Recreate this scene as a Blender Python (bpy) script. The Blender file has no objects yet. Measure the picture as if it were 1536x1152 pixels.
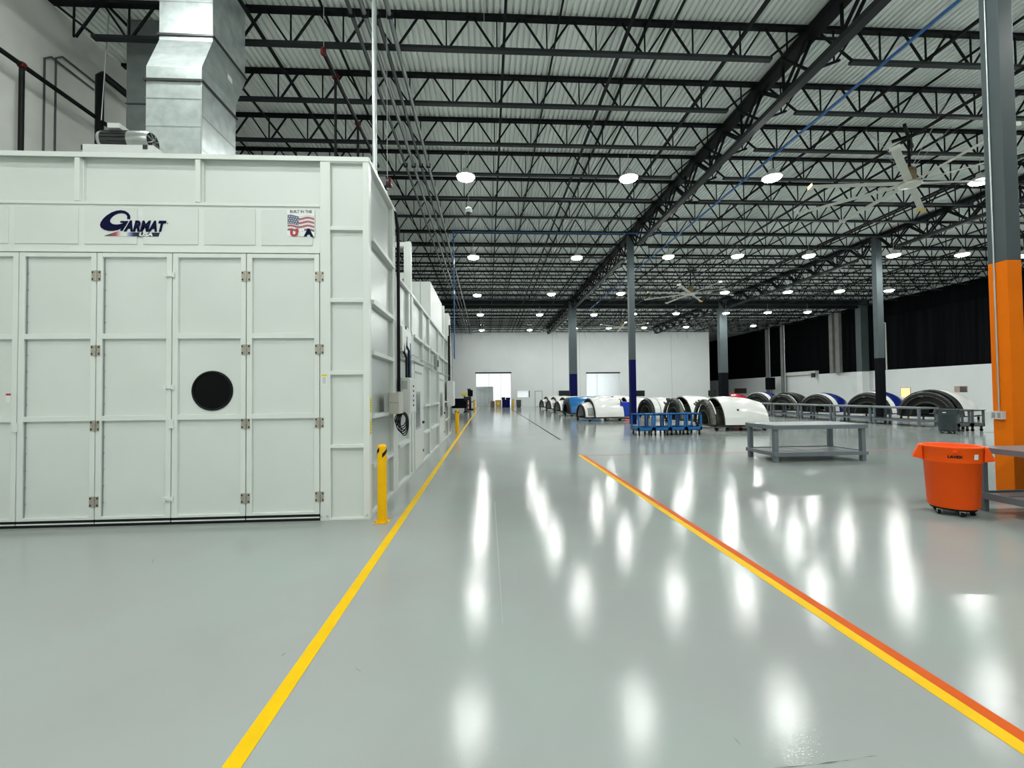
import bpy, bmesh, math, random
from mathutils import Matrix, Vector
random.seed(7)
S = bpy.context.scene
COL = S.collection
PI = math.pi
ORD = ['first', 'second', 'third', 'fourth', 'fifth', 'sixth', 'seventh', 'eighth', 'ninth', 'tenth', 'eleventh', 'twelfth',
       'thirteenth', 'fourteenth', 'fifteenth', 'sixteenth', 'seventeenth', 'eighteenth', 'nineteenth', 'twentieth',
       'twenty-first', 'twenty-second', 'twenty-third', 'twenty-fourth', 'twenty-fifth', 'twenty-sixth', 'twenty-seventh']

# ------------------------------------------------------------------ materials
def mat(name, col, rough=0.5, metal=0.0, var=0.06, scale=3.0, bump=0.0, bscale=60.0, emit=None, coat=0.0, stretch=None, spec=None):
    m = bpy.data.materials.new(name); m.use_nodes = True
    nt = m.node_tree; b = nt.nodes['Principled BSDF']
    b.inputs['Base Color'].default_value = (*col, 1)
    b.inputs['Roughness'].default_value = rough
    b.inputs['Metallic'].default_value = metal
    b.inputs['Coat Weight'].default_value = coat
    if spec is not None: b.inputs['Specular IOR Level'].default_value = spec
    tc = nt.nodes.new('ShaderNodeTexCoord')
    src = tc.outputs['Object']
    if stretch:
        mp = nt.nodes.new('ShaderNodeMapping'); mp.inputs['Scale'].default_value = stretch
        nt.links.new(src, mp.inputs['Vector']); src = mp.outputs['Vector']
    if var > 0:
        n = nt.nodes.new('ShaderNodeTexNoise'); n.inputs['Scale'].default_value = scale; n.inputs['Detail'].default_value = 4
        nt.links.new(src, n.inputs['Vector'])
        r = nt.nodes.new('ShaderNodeValToRGB')
        r.color_ramp.elements[0].position = 0.3; r.color_ramp.elements[1].position = 0.7
        r.color_ramp.elements[0].color = (*[c * (1 - var) for c in col], 1)
        r.color_ramp.elements[1].color = (*[min(1, c * (1 + var)) for c in col], 1)
        nt.links.new(n.outputs['Fac'], r.inputs['Fac']); nt.links.new(r.outputs['Color'], b.inputs['Base Color'])
    if bump > 0:
        n2 = nt.nodes.new('ShaderNodeTexNoise'); n2.inputs['Scale'].default_value = bscale; n2.inputs['Detail'].default_value = 3
        nt.links.new(src, n2.inputs['Vector'])
        bp = nt.nodes.new('ShaderNodeBump'); bp.inputs['Strength'].default_value = bump; bp.inputs['Distance'].default_value = 0.01
        nt.links.new(n2.outputs['Fac'], bp.inputs['Height']); nt.links.new(bp.outputs['Normal'], b.inputs['Normal'])
    if emit:
        b.inputs['Emission Color'].default_value = (*emit[0], 1); b.inputs['Emission Strength'].default_value = emit[1]
    return m

LAMP = 200.0
M = {}
def mk(k, *a, **kw): M[k] = mat(k, *a, **kw)
mk("booth_white", (.74, .77, .735), .38, 0, .02, 1.5)
mk("booth_panel", (.69, .725, .69), .34, .0, .03, 1.2, bump=.03, bscale=1.2)
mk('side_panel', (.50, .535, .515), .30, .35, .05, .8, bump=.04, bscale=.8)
mk('booth_white_shaded', (.62, .65, .62), .38, 0, .02, 1.5)  # same booth white, darkened to stand in for weaker light on the side
mk('galvanized', (.60, .66, .66), .34, .7, .16, 5, bump=.08, bscale=3)
mk('galvanized_shaded', (.16, .18, .18), .5, .4, .12, 4)  # galvanized steel with the shadow by the wall put into its colour
mk('black_rubber', (.007, .008, .009), .6, 0, .1, 20, spec=.2)
mk('black_glass', (.003, .003, .004), .15, 0, 0, spec=.12)
mk('hinge_metal', (.50, .47, .40), .35, .8, .15, 40)
mk('navy_ink', (.003, .004, .036), .5, 0, 0, spec=.1)
mk('white_ink', (.80, .82, .80), .4, 0, 0)
mk('grey_ink', (.22, .22, .23), .5, 0, 0)
mk('red_ink', (.42, .03, .05), .4, 0, 0)
mk('flag_red', (.36, .10, .12), .4, 0, .1, 30)
mk('flag_white', (.70, .66, .66), .4, 0, .06, 30)
mk('flag_blue', (.10, .12, .20), .4, 0, .15, 60)
mk('flag_brown', (.14, .11, .09), .4, 0, .1, 30)
mk('label_yellow', (.80, .62, .02), .45, 0, .04, 40)
mk('safety_yellow', (.86, .47, .0), .4, 0, .04, 6, spec=.25)
mk('line_yellow', (.80, .49, .0), .55, 0, .05, 5, spec=.12)
mk('line_orange', (.62, .092, .0), .55, 0, .06, 5, spec=.12)
mk('column_orange', (.86, .185, .001), .55, 0, .05, 2, bump=.08, bscale=120, spec=.15)
mk('column_grey', (.075, .094, .10), .5, 0, .06, 2, bump=.08, bscale=120, spec=.3)
mk('column_navy', (.002, .004, .07), .5, 0, .06, 2, spec=.1)
mk('column_black', (.004, .005, .007), .7, 0, .08, 2, spec=.08)
mk('column_pale', (.20, .205, .195), .8, 0, .12, 1.5)
mk('roof_black', (.007, .009, .010), .6, 0, .15, 2, spec=.12)
mk('chord_grey', (.016, .021, .023), .55, 0, .1, 2, spec=.25)
mk('pipe_black', (.006, .006, .007), .5, 0, .1, 5, spec=.15)
mk('pipe_red', (.085, .008, .008), .5, 0, .1, 8, spec=.2)
mk('conduit', (.50, .54, .54), .35, .8, .06, 5)
mk('conduit_dark', (.06, .07, .073), .5, .2, .1, 5)
mk('conduit_mid', (.20, .22, .22), .45, .4, .1, 5)
mk('pipe_blue', (.02, .11, .34), .4, 0, .06, 5)
mk('wire', (.45, .47, .47), .5, .5, 0)
mk('deck', (.80, .84, .81), .5, .0, .10, .8, stretch=(1.5, .15, 1))
mk('wall_white', (.80, .83, .83), .6, 0, .02, .5)
mk('wall_tilt', (.60, .61, .57), .8, 0, .10, 1.0, bump=.1, bscale=8)
mk('wall_dark', (.005, .006, .007), .9, 0, .4, 1.5, spec=.05, stretch=(1, 2.5, .15))
mk('curtain_fold', (.007, .0075, .009), .9, 0, .5, 1.0, spec=.05, stretch=(1, 3, .1))
mk('wall_roomwhite', (.85, .87, .88), .6, 0, .02, .5)
mk('partition_grey', (.42, .46, .46), .5, 0, .05, 1, stretch=(6, 6, .2))
mk('seam', (.30, .33, .33), .6, 0, 0)
mk('joint', (.10, .11, .11), .5, 0, .3, 4)
mk('fan_white', (.62, .62, .56), .4, .3, .05, 4)
mk('fan_yellow', (.75, .52, .02), .4, 0, .03, 9)
mk('fan_motor', (.16, .12, .06), .5, .3, .2, 12)
mk('table_grey', (.150, .172, .190), .42, 0, .05, 5)
mk('table_top', (.26, .285, .305), .3, 0, .07, 3)
mk('table_taupe', (.185, .165, .165), .38, 0, .06, 4)
mk('bin_orange', (.98, .10, .001), .5, 0, .01, 5, spec=.25)
mk('bin_grey', (.045, .058, .062), .5, 0, .06, 5)
mk('blue_cart', (.008, .14, .40), .38, 0, .05, 5)
mk('dark_cart', (.115, .13, .14), .45, 0, .05, 5)
mk('caster_metal', (.5, .5, .5), .35, .7, .1, 20)
mk('cowl_white', (.80, .80, .77), .22, 0, .02, 2, coat=.4)
mk('cowl_blue', (.008, .135, .38), .22, 0, .03, 2, coat=.5)
mk('cowl_navy', (.006, .018, .16), .22, 0, .04, 2, coat=.5)
mk('cowl_red', (.62, .012, .035), .25, 0, .05, 2, coat=.5)
mk('cowl_olive', (.060, .065, .044), .5, .1, .35, 5)
mk('cowl_dark', (.012, .013, .013), .5, .1, .4, 6)
mk('cowl_metal', (.085, .09, .072), .5, .3, .6, 9)
mk('cascade_grey', (.26, .27, .26), .55, .3, .3, 40)
mk('tarp_blue', (.008, .03, .45), .4, 0, .2, 6)
mk('cabinet', (.60, .62, .60), .4, 0, .03, 5)
mk('cabinet_beige', (.50, .485, .43), .45, 0, .05, 5)
mk('grey_plate', (.36, .38, .37), .4, .3, .06, 5)
mk('window_warm', (.85, .62, .32), .5, 0, .1, 3, emit=((1.0, .66, .30), .75))
mk('window_lit', (.85, .88, .9), .4, 0, .05, 3, emit=((.95, 1.0, 1.0), .35))
mk('window_brown', (.12, .09, .075), .25, 0, .2, 3)
mk('sign_green', (.02, .32, .12), .5, 0, .05, 9)
mk('screen_black', (.010, .018, .020), .15, 0, .3, 2)
mk('cardboard', (.50, .34, .13), .7, 0, .1, 6)
mk('frame_tan', (.45, .36, .29), .5, 0, .1, 5)
mk('lamp_housing', (.65, .66, .65), .4, .3, .04, 6)
mk('room_lens', (.95, .97, .92), .4, 0, 0, emit=((.97, 1.0, 1.0), 110))
mk('lamp_lens', (.95, .97, .92), .4, 0, 0, emit=((.965, 1.0, .965), LAMP))
mk('motor_dark', (.035, .038, .04), .4, .3, .2, 12)
mk('motor_cowl', (.40, .42, .41), .3, .8, .1, 8)

def floor_material():
    m = bpy.data.materials.new('epoxy_floor'); m.use_nodes = True
    nt = m.node_tree; b = nt.nodes['Principled BSDF']; L = nt.links
    tc = nt.nodes.new('ShaderNodeTexCoord')
    n = nt.nodes.new('ShaderNodeTexNoise'); n.inputs['Scale'].default_value = .55; n.inputs['Detail'].default_value = 5
    L.new(tc.outputs['Object'], n.inputs['Vector'])
    r = nt.nodes.new('ShaderNodeValToRGB')
    r.color_ramp.elements[0].position = .35; r.color_ramp.elements[1].position = .68
    r.color_ramp.elements[0].color = (.325, .335, .330, 1); r.color_ramp.elements[1].color = (.330, .380, .356, 1)
    L.new(n.outputs['Fac'], r.inputs['Fac']); L.new(r.outputs['Color'], b.inputs['Base Color'])
    n2 = nt.nodes.new('ShaderNodeTexNoise'); n2.inputs['Scale'].default_value = .8; n2.inputs['Detail'].default_value = 6
    L.new(tc.outputs['Object'], n2.inputs['Vector'])
    mr = nt.nodes.new('ShaderNodeMapRange'); mr.inputs['To Min'].default_value = .075; mr.inputs['To Max'].default_value = .115
    L.new(n2.outputs['Fac'], mr.inputs['Value']); L.new(mr.outputs['Result'], b.inputs['Roughness'])
    n3 = nt.nodes.new('ShaderNodeTexNoise'); n3.inputs['Scale'].default_value = 130; n3.inputs['Detail'].default_value = 2
    L.new(tc.outputs['Object'], n3.inputs['Vector'])
    bp = nt.nodes.new('ShaderNodeBump'); bp.inputs['Strength'].default_value = .2; bp.inputs['Distance'].default_value = .002
    b.inputs['Specular IOR Level'].default_value = .17
    L.new(n3.outputs['Fac'], bp.inputs['Height']); L.new(bp.outputs['Normal'], b.inputs['Normal'])
    b.inputs['IOR'].default_value = 1.45
    return m
M['floor'] = floor_material()

def gradient_material():
    m = bpy.data.materials.new('stripe_print'); m.use_nodes = True
    nt = m.node_tree; b = nt.nodes['Principled BSDF']; L = nt.links
    tc = nt.nodes.new('ShaderNodeTexCoord'); sp = nt.nodes.new('ShaderNodeSeparateXYZ')
    L.new(tc.outputs['Generated'], sp.inputs['Vector'])
    r = nt.nodes.new('ShaderNodeValToRGB'); e = r.color_ramp.elements
    e[0].position = .08; e[0].color = (.10, .08, .08, 1); e[1].position = .20; e[1].color = (.42, .06, .09, 1)
    for p, c in ((.30, (.70, .70, .66)), (.39, (.70, .74, .72)), (.44, (.25, .32, .5)), (.52, (.01, .02, .09)), (.6, (.004, .006, .03))):
        x = e.new(p); x.color = (*c, 1)
    L.new(sp.outputs['X'], r.inputs['Fac']); L.new(r.outputs['Color'], b.inputs['Base Color'])
    b.inputs['Roughness'].default_value = .4
    return m
M['stripe_print'] = gradient_material()

# ------------------------------------------------------------------ mesh builder
class MB:
    def __init__(s): s.v = []; s.f = []; s.m = []; s.sm = []; s.mats = []
    def mi(s, m):
        if m not in s.mats: s.mats.append(m)
        return s.mats.index(m)
    def add(s, vs, fs, m, smooth=False):
        o = len(s.v); k = s.mi(m)
        s.v += [tuple(v) for v in vs]
        for f in fs: s.f.append([i + o for i in f]); s.m.append(k); s.sm.append(smooth)
        return s
    def box(s, x0, x1, y0, y1, z0, z1, m):
        x0, x1 = min(x0, x1), max(x0, x1); y0, y1 = min(y0, y1), max(y0, y1); z0, z1 = min(z0, z1), max(z0, z1)
        v = [(x, y, z) for x in (x0, x1) for y in (y0, y1) for z in (z0, z1)]
        return s.add(v, [(0, 1, 3, 2), (4, 6, 7, 5), (0, 4, 5, 1), (2, 3, 7, 6), (0, 2, 6, 4), (1, 5, 7, 3)], m)
    def beam(s, p, q, w, h, m, up=(0, 0, 1)):
        p = Vector(p); q = Vector(q); d = (q - p).normalized(); u = Vector(up)
        if abs(d.dot(u)) > .99: u = Vector((0, 1, 0))
        r = d.cross(u).normalized(); u = r.cross(d).normalized()
        v = [a + r * (i * w / 2) + u * (j * h / 2) for a in (p, q) for i, j in ((-1, -1), (1, -1), (1, 1), (-1, 1))]
        return s.add(v, [(3, 2, 1, 0), (4, 5, 6, 7), (0, 1, 5, 4), (1, 2, 6, 5), (2, 3, 7, 6), (3, 0, 4, 7)], m)
    def tube(s, pts, r, m, n=8, cap=True):
        pts = [Vector(p) for p in pts]; rings = []; pr = None
        for i, p in enumerate(pts):
            d = (pts[min(i + 1, len(pts) - 1)] - pts[max(i - 1, 0)]).normalized()
            if pr is None:
                a = Vector((0, 0, 1)) if abs(d.z) < .9 else Vector((1, 0, 0))
                pr = d.cross(a).normalized()
            pr = (pr - d * pr.dot(d)).normalized(); b = d.cross(pr)
            rr = r[i] if isinstance(r, (list, tuple)) else r
            rings.append([p + (pr * math.cos(2 * PI * k / n) + b * math.sin(2 * PI * k / n)) * rr for k in range(n)])
        v = [x for g in rings for x in g]; f = []
        for i in range(len(pts) - 1):
            for k in range(n): f.append((i * n + k, i * n + (k + 1) % n, (i + 1) * n + (k + 1) % n, (i + 1) * n + k))
        s.add(v, f, m, True)
        if cap:
            s.add(rings[0], [tuple(range(n))[::-1]], m); s.add(rings[-1], [tuple(range(n))], m)
        return s
    def lathe(s, prof, m, n=24, c=(0, 0, 0), cap=True):
        v = []; f = []
        for r, z in prof:
            for k in range(n):
                a = 2 * PI * k / n; v.append((c[0] + r * math.cos(a), c[1] + r * math.sin(a), c[2] + z))
        for i in range(len(prof) - 1):
            for k in range(n): f.append((i * n + k, i * n + (k + 1) % n, (i + 1) * n + (k + 1) % n, (i + 1) * n + k))
        s.add(v, f, m, True)
        if cap:
            s.add(v[:n], [tuple(range(n))[::-1]], m); s.add(v[-n:], [tuple(range(n))], m)
        return s
    def prism(s, poly, axis, a, b, m):
        """poly: 2D points in the two other axes; extruded along axis from a to b."""
        def P(u, w, t):
            return {'x': (t, u, w), 'y': (u, t, w), 'z': (u, w, t)}[axis]
        n = len(poly)
        v = [P(u, w, a) for u, w in poly] + [P(u, w, b) for u, w in poly]
        f = [tuple(range(n)), tuple(range(n, 2 * n))[::-1]] + [(i, i + n, (i + 1) % n + n, (i + 1) % n) for i in range(n)]
        return s.add(v, f, m)
    def strip(s, pa, pb, y0, y1, m):
        """ribbon in the XZ plane between two point rows, with thickness along y."""
        n = len(pa)
        v = [(x, y0, z) for x, z in pa] + [(x, y0, z) for x, z in pb] + [(x, y1, z) for x, z in pa] + [(x, y1, z) for x, z in pb]
        f = []
        for i in range(n - 1):
            f += [(i, i + 1, n + i + 1, n + i), (2 * n + i, 3 * n + i, 3 * n + i + 1, 2 * n + i + 1),
                  (i, 2 * n + i, 2 * n + i + 1, i + 1), (n + i, n + i + 1, 3 * n + i + 1, 3 * n + i)]
        f += [(0, n, 3 * n, 2 * n), (n - 1, 3 * n - 1, 4 * n - 1, 2 * n - 1)]
        return s.add(v, f, m)
    def shell(s, prof, a0, a1, th, m, n=20, zc=0.0):
        """arched shell round the x axis: prof = [(x, radius)], angles from +y over +z; wall thickness th inward."""
        k = len(prof); out = []; inn = []
        for x, r in prof:
            for j in range(n + 1):
                a = a0 + (a1 - a0) * j / n
                out.append((x, r * math.cos(a), zc + r * math.sin(a))); inn.append((x, (r - th) * math.cos(a), zc + (r - th) * math.sin(a)))
        N = n + 1; o = k * N; f = []; g = []
        for i in range(k - 1):
            for j in range(n):
                f.append((i * N + j, (i + 1) * N + j, (i + 1) * N + j + 1, i * N + j + 1))
                f.append((o + i * N + j, o + i * N + j + 1, o + (i + 1) * N + j + 1, o + (i + 1) * N + j))
        for j in range(n):
            g.append((j, j + 1, o + j + 1, o + j)); q = (k - 1) * N
            g.append((q + j, o + q + j, o + q + j + 1, q + j + 1))
        for i in range(k - 1):
            g.append((i * N, o + i * N, o + (i + 1) * N, (i + 1) * N)); q = n
            g.append((i * N + q, (i + 1) * N + q, o + (i + 1) * N + q, o + i * N + q))
        s.add(out + inn, f, m, True)
        s.add(out + inn, g, m)
        return s
    def build(s, name, parent=None, bevel=0, loc=None):
        me = bpy.data.meshes.new(name)
        me.from_pydata(s.v, [], s.f)
        for m in s.mats: me.materials.append(M[m])
        me.polygons.foreach_set('material_index', s.m); me.polygons.foreach_set('use_smooth', s.sm)
        bm = bmesh.new(); bm.from_mesh(me); bmesh.ops.recalc_face_normals(bm, faces=bm.faces); bm.to_mesh(me); bm.free()
        o = bpy.data.objects.new(name, me); COL.objects.link(o)
        if parent: o.parent = parent
        if loc: o.location = loc
        if bevel:
            b = o.modifiers.new('bevel', 'BEVEL'); b.width = bevel; b.segments = 2; b.limit_method = 'ANGLE'
        return o

def tag(o, label, cat, group=None, kind=None):
    o['label'] = label; o['category'] = cat
    if group: o['group'] = group
    if kind: o['kind'] = kind
    return o
def thing(name, label, cat, loc=(0, 0, 0), rz=0, group=None):
    o = bpy.data.objects.new(name, None); COL.objects.link(o)
    o.location = loc; o.rotation_euler = (0, 0, rz); o.empty_display_size = .1
    return tag(o, label, cat, group, 'thing')
def kids(o): return [c for c in bpy.data.objects if c.parent == o]
def copy_tree(o, kid_map, parent=None):
    c = o.copy(); COL.objects.link(c)
    if parent: c.parent = parent
    for ch in kid_map.get(o.name, []): copy_tree(ch, kid_map, c)
    return c
def kid_map_of(root):
    out = {}
    def go(o):
        out[o.name] = kids(o)
        for c in out[o.name]: go(c)
    go(root); return out
def dup(root, km, loc, rz=None, label=None):
    c = copy_tree(root, km); c.location = loc
    if rz is not None: c.rotation_euler = (0, 0, rz)
    if label: c['label'] = label
    return c
def struct(o, label=None, cat=None):
    o['kind'] = 'structure'
    if label: o['label'] = label
    if cat: o['category'] = cat
    return o

def text_mesh(mb, txt, size, place, m, shear=0.0, bold=0.0, depth=.002, sx=1.0, align='LEFT', space=1.0):
    """letters as mesh added to mb; place(u, v, d) -> point."""
    cu = bpy.data.curves.new('t', 'FONT'); cu.body = txt; cu.size = size; cu.shear = shear; cu.offset = bold; cu.extrude = depth; cu.space_character = space
    cu.align_x = align; cu.resolution_u = 3
    o = bpy.data.objects.new('t', cu); COL.objects.link(o)
    dg = bpy.context.evaluated_depsgraph_get()
    me = bpy.data.meshes.new_from_object(o.evaluated_get(dg))
    mb.add([place(v.co.x * sx, v.co.y, v.co.z) for v in me.vertices], [tuple(p.vertices) for p in me.polygons], m)
    bpy.data.objects.remove(o); bpy.data.curves.remove(cu); bpy.data.meshes.remove(me)

# ------------------------------------------------------------------ camera
cam = bpy.data.cameras.new('camera'); co = bpy.data.objects.new('camera', cam); COL.objects.link(co)
cam.sensor_width = 36; cam.lens = 660 / 1536 * 36; cam.clip_end = 300; cam.clip_start = .05
R_ = ((0.99841489, 0.00968493, 0.05544282), (-0.05520348, -0.02344257, 0.99819989), (-0.01096722, 0.99967827, 0.02287077))
co.matrix_world = Matrix(((R_[0][0], R_[0][1], -R_[0][2], 0), (R_[1][0], R_[1][1], -R_[1][2], 0), (R_[2][0], R_[2][1], -R_[2][2], 1.7), (0, 0, 0, 1)))
S.camera = co

# ------------------------------------------------------------------ setting
XL, XR, YB, YF = -9.65, 37.0, -9.0, 57.5
ZD = 10.53
struct(MB().box(XL - .3, 48, YB - .3, 82, -.2, 0, 'floor').build('floor'), 'glossy pale grey epoxy floor', 'floor')
# corrugated deck
mb = MB(); xs = []; x = XL - .3
while x < 48: xs += [(x, 0), (x + .09, 0), (x + .10, .07), (x + .14, .07)]; x += .15
v = [(px, y, ZD + pz) for y in (YB - .3, 82) for px, pz in xs]; n = len(xs)
mb.add(v, [(i, i + 1, n + i + 1, n + i) for i in range(n - 1)], 'deck')
mb.box(XL - .3, 48, YB - .3, 82, ZD + .12, ZD + .2, 'deck')
struct(mb.build('ceiling'), 'pale corrugated metal roof deck', 'ceiling')
# walls
mb = MB().box(XL - .3, XL, YB, 12.4, 0, ZD + .05, 'wall_tilt')
struct(mb.build('wall_left'), 'grey concrete wall panel behind the paint booth', 'wall')
struct(MB().box(XL - .3, XL, 12.42, YF + .3, 0, ZD + .05, 'wall_dark').build('wall_left_rear'), 'dark wall beyond the concrete wall', 'wall')
struct(MB().box(XL - .3, 48, YB - .3, YB, 0, ZD + .05, 'wall_white').build('wall_front'), 'white wall behind the viewpoint', 'wall')
# far wall with two openings and a window
def wall_with_holes(mb, x0, x1, z1, holes, y0, y1, m):
    holes = sorted(holes); x = x0
    for a, b, za, zb in holes:
        mb.box(x, a, y0, y1, 0, z1, m)
        if za > 0: mb.box(a, b, y0, y1, 0, za, m)
        mb.box(a, b, y0, y1, zb, z1, m); x = b
    mb.box(x, x1, y0, y1, 0, z1, m)
OP1 = (-1.49, 3.03, 0, 4.42); OP2 = (13.1, 17.48, 0, 4.3); WN = (3.9, 5.5, 1.28, 2.12)
mb = MB(); wall_with_holes(mb, XL, 29.5, ZD + .05, [OP1, OP2, WN], YF, YF + .3, 'wall_white')
struct(mb.build('wall_far'), 'tall white far wall with two wide openings', 'wall')
for i, (a, b, z0, z1) in enumerate((OP1, OP2)):
    mb = MB().box(a - .1, b + .1, YF - .05, YF - .003, z1, z1 + .16, 'column_black')
    struct(mb.build('trim_%d' % (i + 1)), 'dark lintel strip above %s wide opening' % ('the open' if i == 0 else 'the second'), 'trim')
mb = MB()
for x in (-4.55, 8.6, 12.2, 19.3, 24.6): mb.box(x - .012, x + .012, YF - .006, YF - .001, 0, 9.6, 'seam')
struct(mb.build('trim_3'), 'thin vertical panel joints of the far wall', 'trim')
# bright rooms behind the openings
mb = MB()
mb.box(-9, 29, 66, 66.3, 0, 6, 'wall_roomwhite'); mb.box(-9.3, -9, YF + .3, 66.3, 0, 6, 'wall_roomwhite'); mb.box(29, 29.3, YF + .3, 66.3, 0, 6, 'wall_roomwhite')
mb.box(-9.3, 29.3, YF + .3, 66.3, 6, 6.2, 'wall_roomwhite')
for x in (.2, 2.0, 14.2, 16.6): mb.box(x - .02, x + .02, 65.985, 65.999, 0, 6, 'seam')
struct(mb.build('wall_rear_room'), 'bright white room seen through the far openings', 'wall')
struct(MB().box(29.5, 29.8, YF, 80, 0, ZD + .05, 'wall_white').build('wall_return'), 'return of the white far wall', 'wall')
# right-hand low wall and dark upper wall
holes = []
mb = MB().box(XR, XR + .3, YB, 80, 0, 3.56, 'wall_white')
struct(mb.build('wall_right'), 'low white wall along the side of the hall', 'wall')
mb = MB(); mb.box(XR + 2.2, XR + 2.4, YB, 80, 0, ZD + .05, 'wall_dark')
struct(mb.build('wall_right_upper'), 'dark wall above the low white wall', 'wall')
mb = MB(); pts = []; y = 20.0
while y < 46: pts.append((XR + 2.0 + (.06 if (len(pts) % 2) else 0) + random.uniform(-.02, .02), y)); y += .22
v = [(a, b, z) for z in (3.0, 8.9) for a, b in pts]; n = len(pts)
mb.add(v, [(i, i + 1, n + i + 1, n + i) for i in range(n - 1)], 'curtain_fold', True)
tag(mb.build('curtain'), 'tall black pleated curtain hanging above the low white wall', 'curtain')
mb = MB().box(29.8, XR + 2.4, 80, 80.3, 0, ZD + .05, 'wall_dark')
for i in range(16): mb.box(30 + i * .5, 30.08 + i * .5, 79.9, 80, 0, 8.2, 'wall_tilt')
struct(mb.build('wall_back_right'), 'dark slatted wall in the far corner', 'wall')
struct(MB().box(WN[0], WN[1], YF + .15, YF + .17, WN[2], WN[3], 'window_lit').box(WN[1] - .1, WN[1], YF - .01, YF + .14, WN[2], WN[3], 'column_black').build('window_1'), 'small bright window in the far wall', 'window')
mb = MB().box(6.16, 7.19, YF - .04, YF - .002, 0, 2.1, 'partition_grey').box(6.26, 7.09, YF - .05, YF - .041, .06, 2.0, 'wall_white')
struct(mb.build('door_1'), 'pale single door in the far wall', 'door')
for i, (y0, y1, z0, z1, m, nm, ytan) in enumerate(((36.58, 37.49, 1.03, 1.86, 'window_warm', 'warm lit window in the low white wall', .03), (32.0, 32.91, 1.46, 1.90, 'window_brown', 'small brown window behind the cowl at the dark grey bin', .40), (61.0, 64.2, 1.44, 2.15, 'window_brown', 'brown window behind the red cowl', .2))):
    mb = MB().box(XR - .02, XR - .004, y0, y1 - ytan, z0, z1, m)
    mb.box(XR - .04, XR - .003, y0 - .03, y0, z0, z1, 'frame_tan').box(XR - .04, XR - .003, y1 - ytan, y1, z0, z1, 'frame_tan').box(XR - .04, XR - .003, y0 - .03, y1, z1, z1 + .04, 'frame_tan')
    struct(mb.build('window_%d' % (i + 2)), nm, 'window')
# painted lines and floor joints
mb = MB().box(-1.235, -1.145, .5, 57.2, .0005, .003, 'line_yellow')
struct(mb.build('floor_line'), 'long yellow floor line beside the paint booth', 'floor line')
mb = MB().box(2.465, 2.55, .5, 12.0, .0005, .003, 'line_yellow').box(2.55, 2.632, .5, 12.0, .0005, .003, 'line_orange')
struct(mb.build('floor_line'), 'double yellow and orange floor line across the aisle', 'floor line')
mb = MB().box(2.632, 12, 11.94, 11.96, .0005, .003, 'line_orange')
struct(mb.build('floor_line'), 'thin cross line at the end of the double line', 'floor line')
mb = MB()
mb.box(2.62, 2.68, 16.1, 52, .0005, .0015, 'column_black').box(2.66, 30, 16.1, 16.14, .0005, .0015, 'joint')
mb.box(.09, .1, 3.3, 7, .0005, .0012, 'seam').box(-6, 30, 22.9, 22.92, .0005, .001, 'seam').box(9.6, 9.615, 12.5, 55, .0005, .001, 'seam')
struct(mb.build('floor_joint'), 'saw-cut joints in the epoxy floor', 'floor joint')
mb = MB()
for (x0, y0, x1, y1, w) in ((1.24, 1.955, 1.50, 1.962, .004), (1.48, 1.962, 1.60, 1.972, .009), (1.60, 1.972, 1.66, 1.975, .003), (1.72, 1.985, 1.80, 1.99, .003), (-1.37, 3.0, -1.35, 3.04, .01), (-3.55, 4.9, -3.45, 4.75, .008), (-.86, 2.86, -.78, 2.78, .004), (1.19, 2.15, 1.2, 2.08, .004)):
    d = Vector((x1 - x0, y1 - y0, 0)); nn = Vector((-d.y, d.x, 0)).normalized() * w / 2; p0 = Vector((x0, y0, .0012)); p1 = Vector((x1, y1, .0012)); c = (p0 + p1) / 2
    mb.add([p0, c + nn, p1, c - nn], [(0, 1, 2, 3)], 'joint')
struct(mb.build('floor_scuff_marking'), 'dark scuffs on the epoxy floor', 'floor scuff')

# ------------------------------------------------------------------ columns
def column(loc, w, d, low, mlow, label, box=False, top=10.3, zb=0):
    t = thing('steel_column', label, 'column', loc)
    def sec(z0, z1, m, nm):
        mb = MB()
        if box: mb.box(-w / 2, w / 2, -d / 2, d / 2, z0, z1, m)
        else:
            f = .03
            mb.box(-w / 2, w / 2, -d / 2, -d / 2 + f, z0, z1, m).box(-w / 2, w / 2, d / 2 - f, d / 2, z0, z1, m).box(-.02, .02, -d / 2 + f, d / 2 - f, z0, z1, m)
        return mb.build(nm, t, bevel=.006 if box else 0)
    if low: sec(zb, low, mlow, 'painted_base')
    sec(low, top, 'column_grey', 'shaft')
    MB().box(-w / 2 - .05, w / 2 + .05, -d / 2 - .05, d / 2 + .05, top, top + .04, 'column_grey').build('cap_plate', t)
    return t
X1, X2, X3 = 7.9, 22.1, 36.2
CY = (6.22, 23.6, 40.5)
cE = column((7.86, 6.22, 0), .235, .25, 3.62, 'column_orange', 'thick steel column with orange painted base beside the orange bin', box=True)
column((X1, CY[1], 0), .31, .30, 3.5, 'column_navy', 'slim grey column with navy base behind the blue carts', box=True)
column((X1 + .05, CY[2], 0), .68, .5, 3.5, 'column_navy', 'wide grey column with navy base behind the pale blue cowl', box=True)
column((X2 + .2, CY[2], 0), .72, .5, 3.5, 'column_black', 'wide grey column with black base in front of the red cowl', box=True)
column((X2, CY[1], 0), .36, .3, 3.5, 'column_black', 'slim grey column with black base rising among the long grey tables', box=True)
column((X3, CY[2], 0), .75, .62, 3.5, 'wall_white', 'grey column with white base against the low white wall', box=True)
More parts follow.
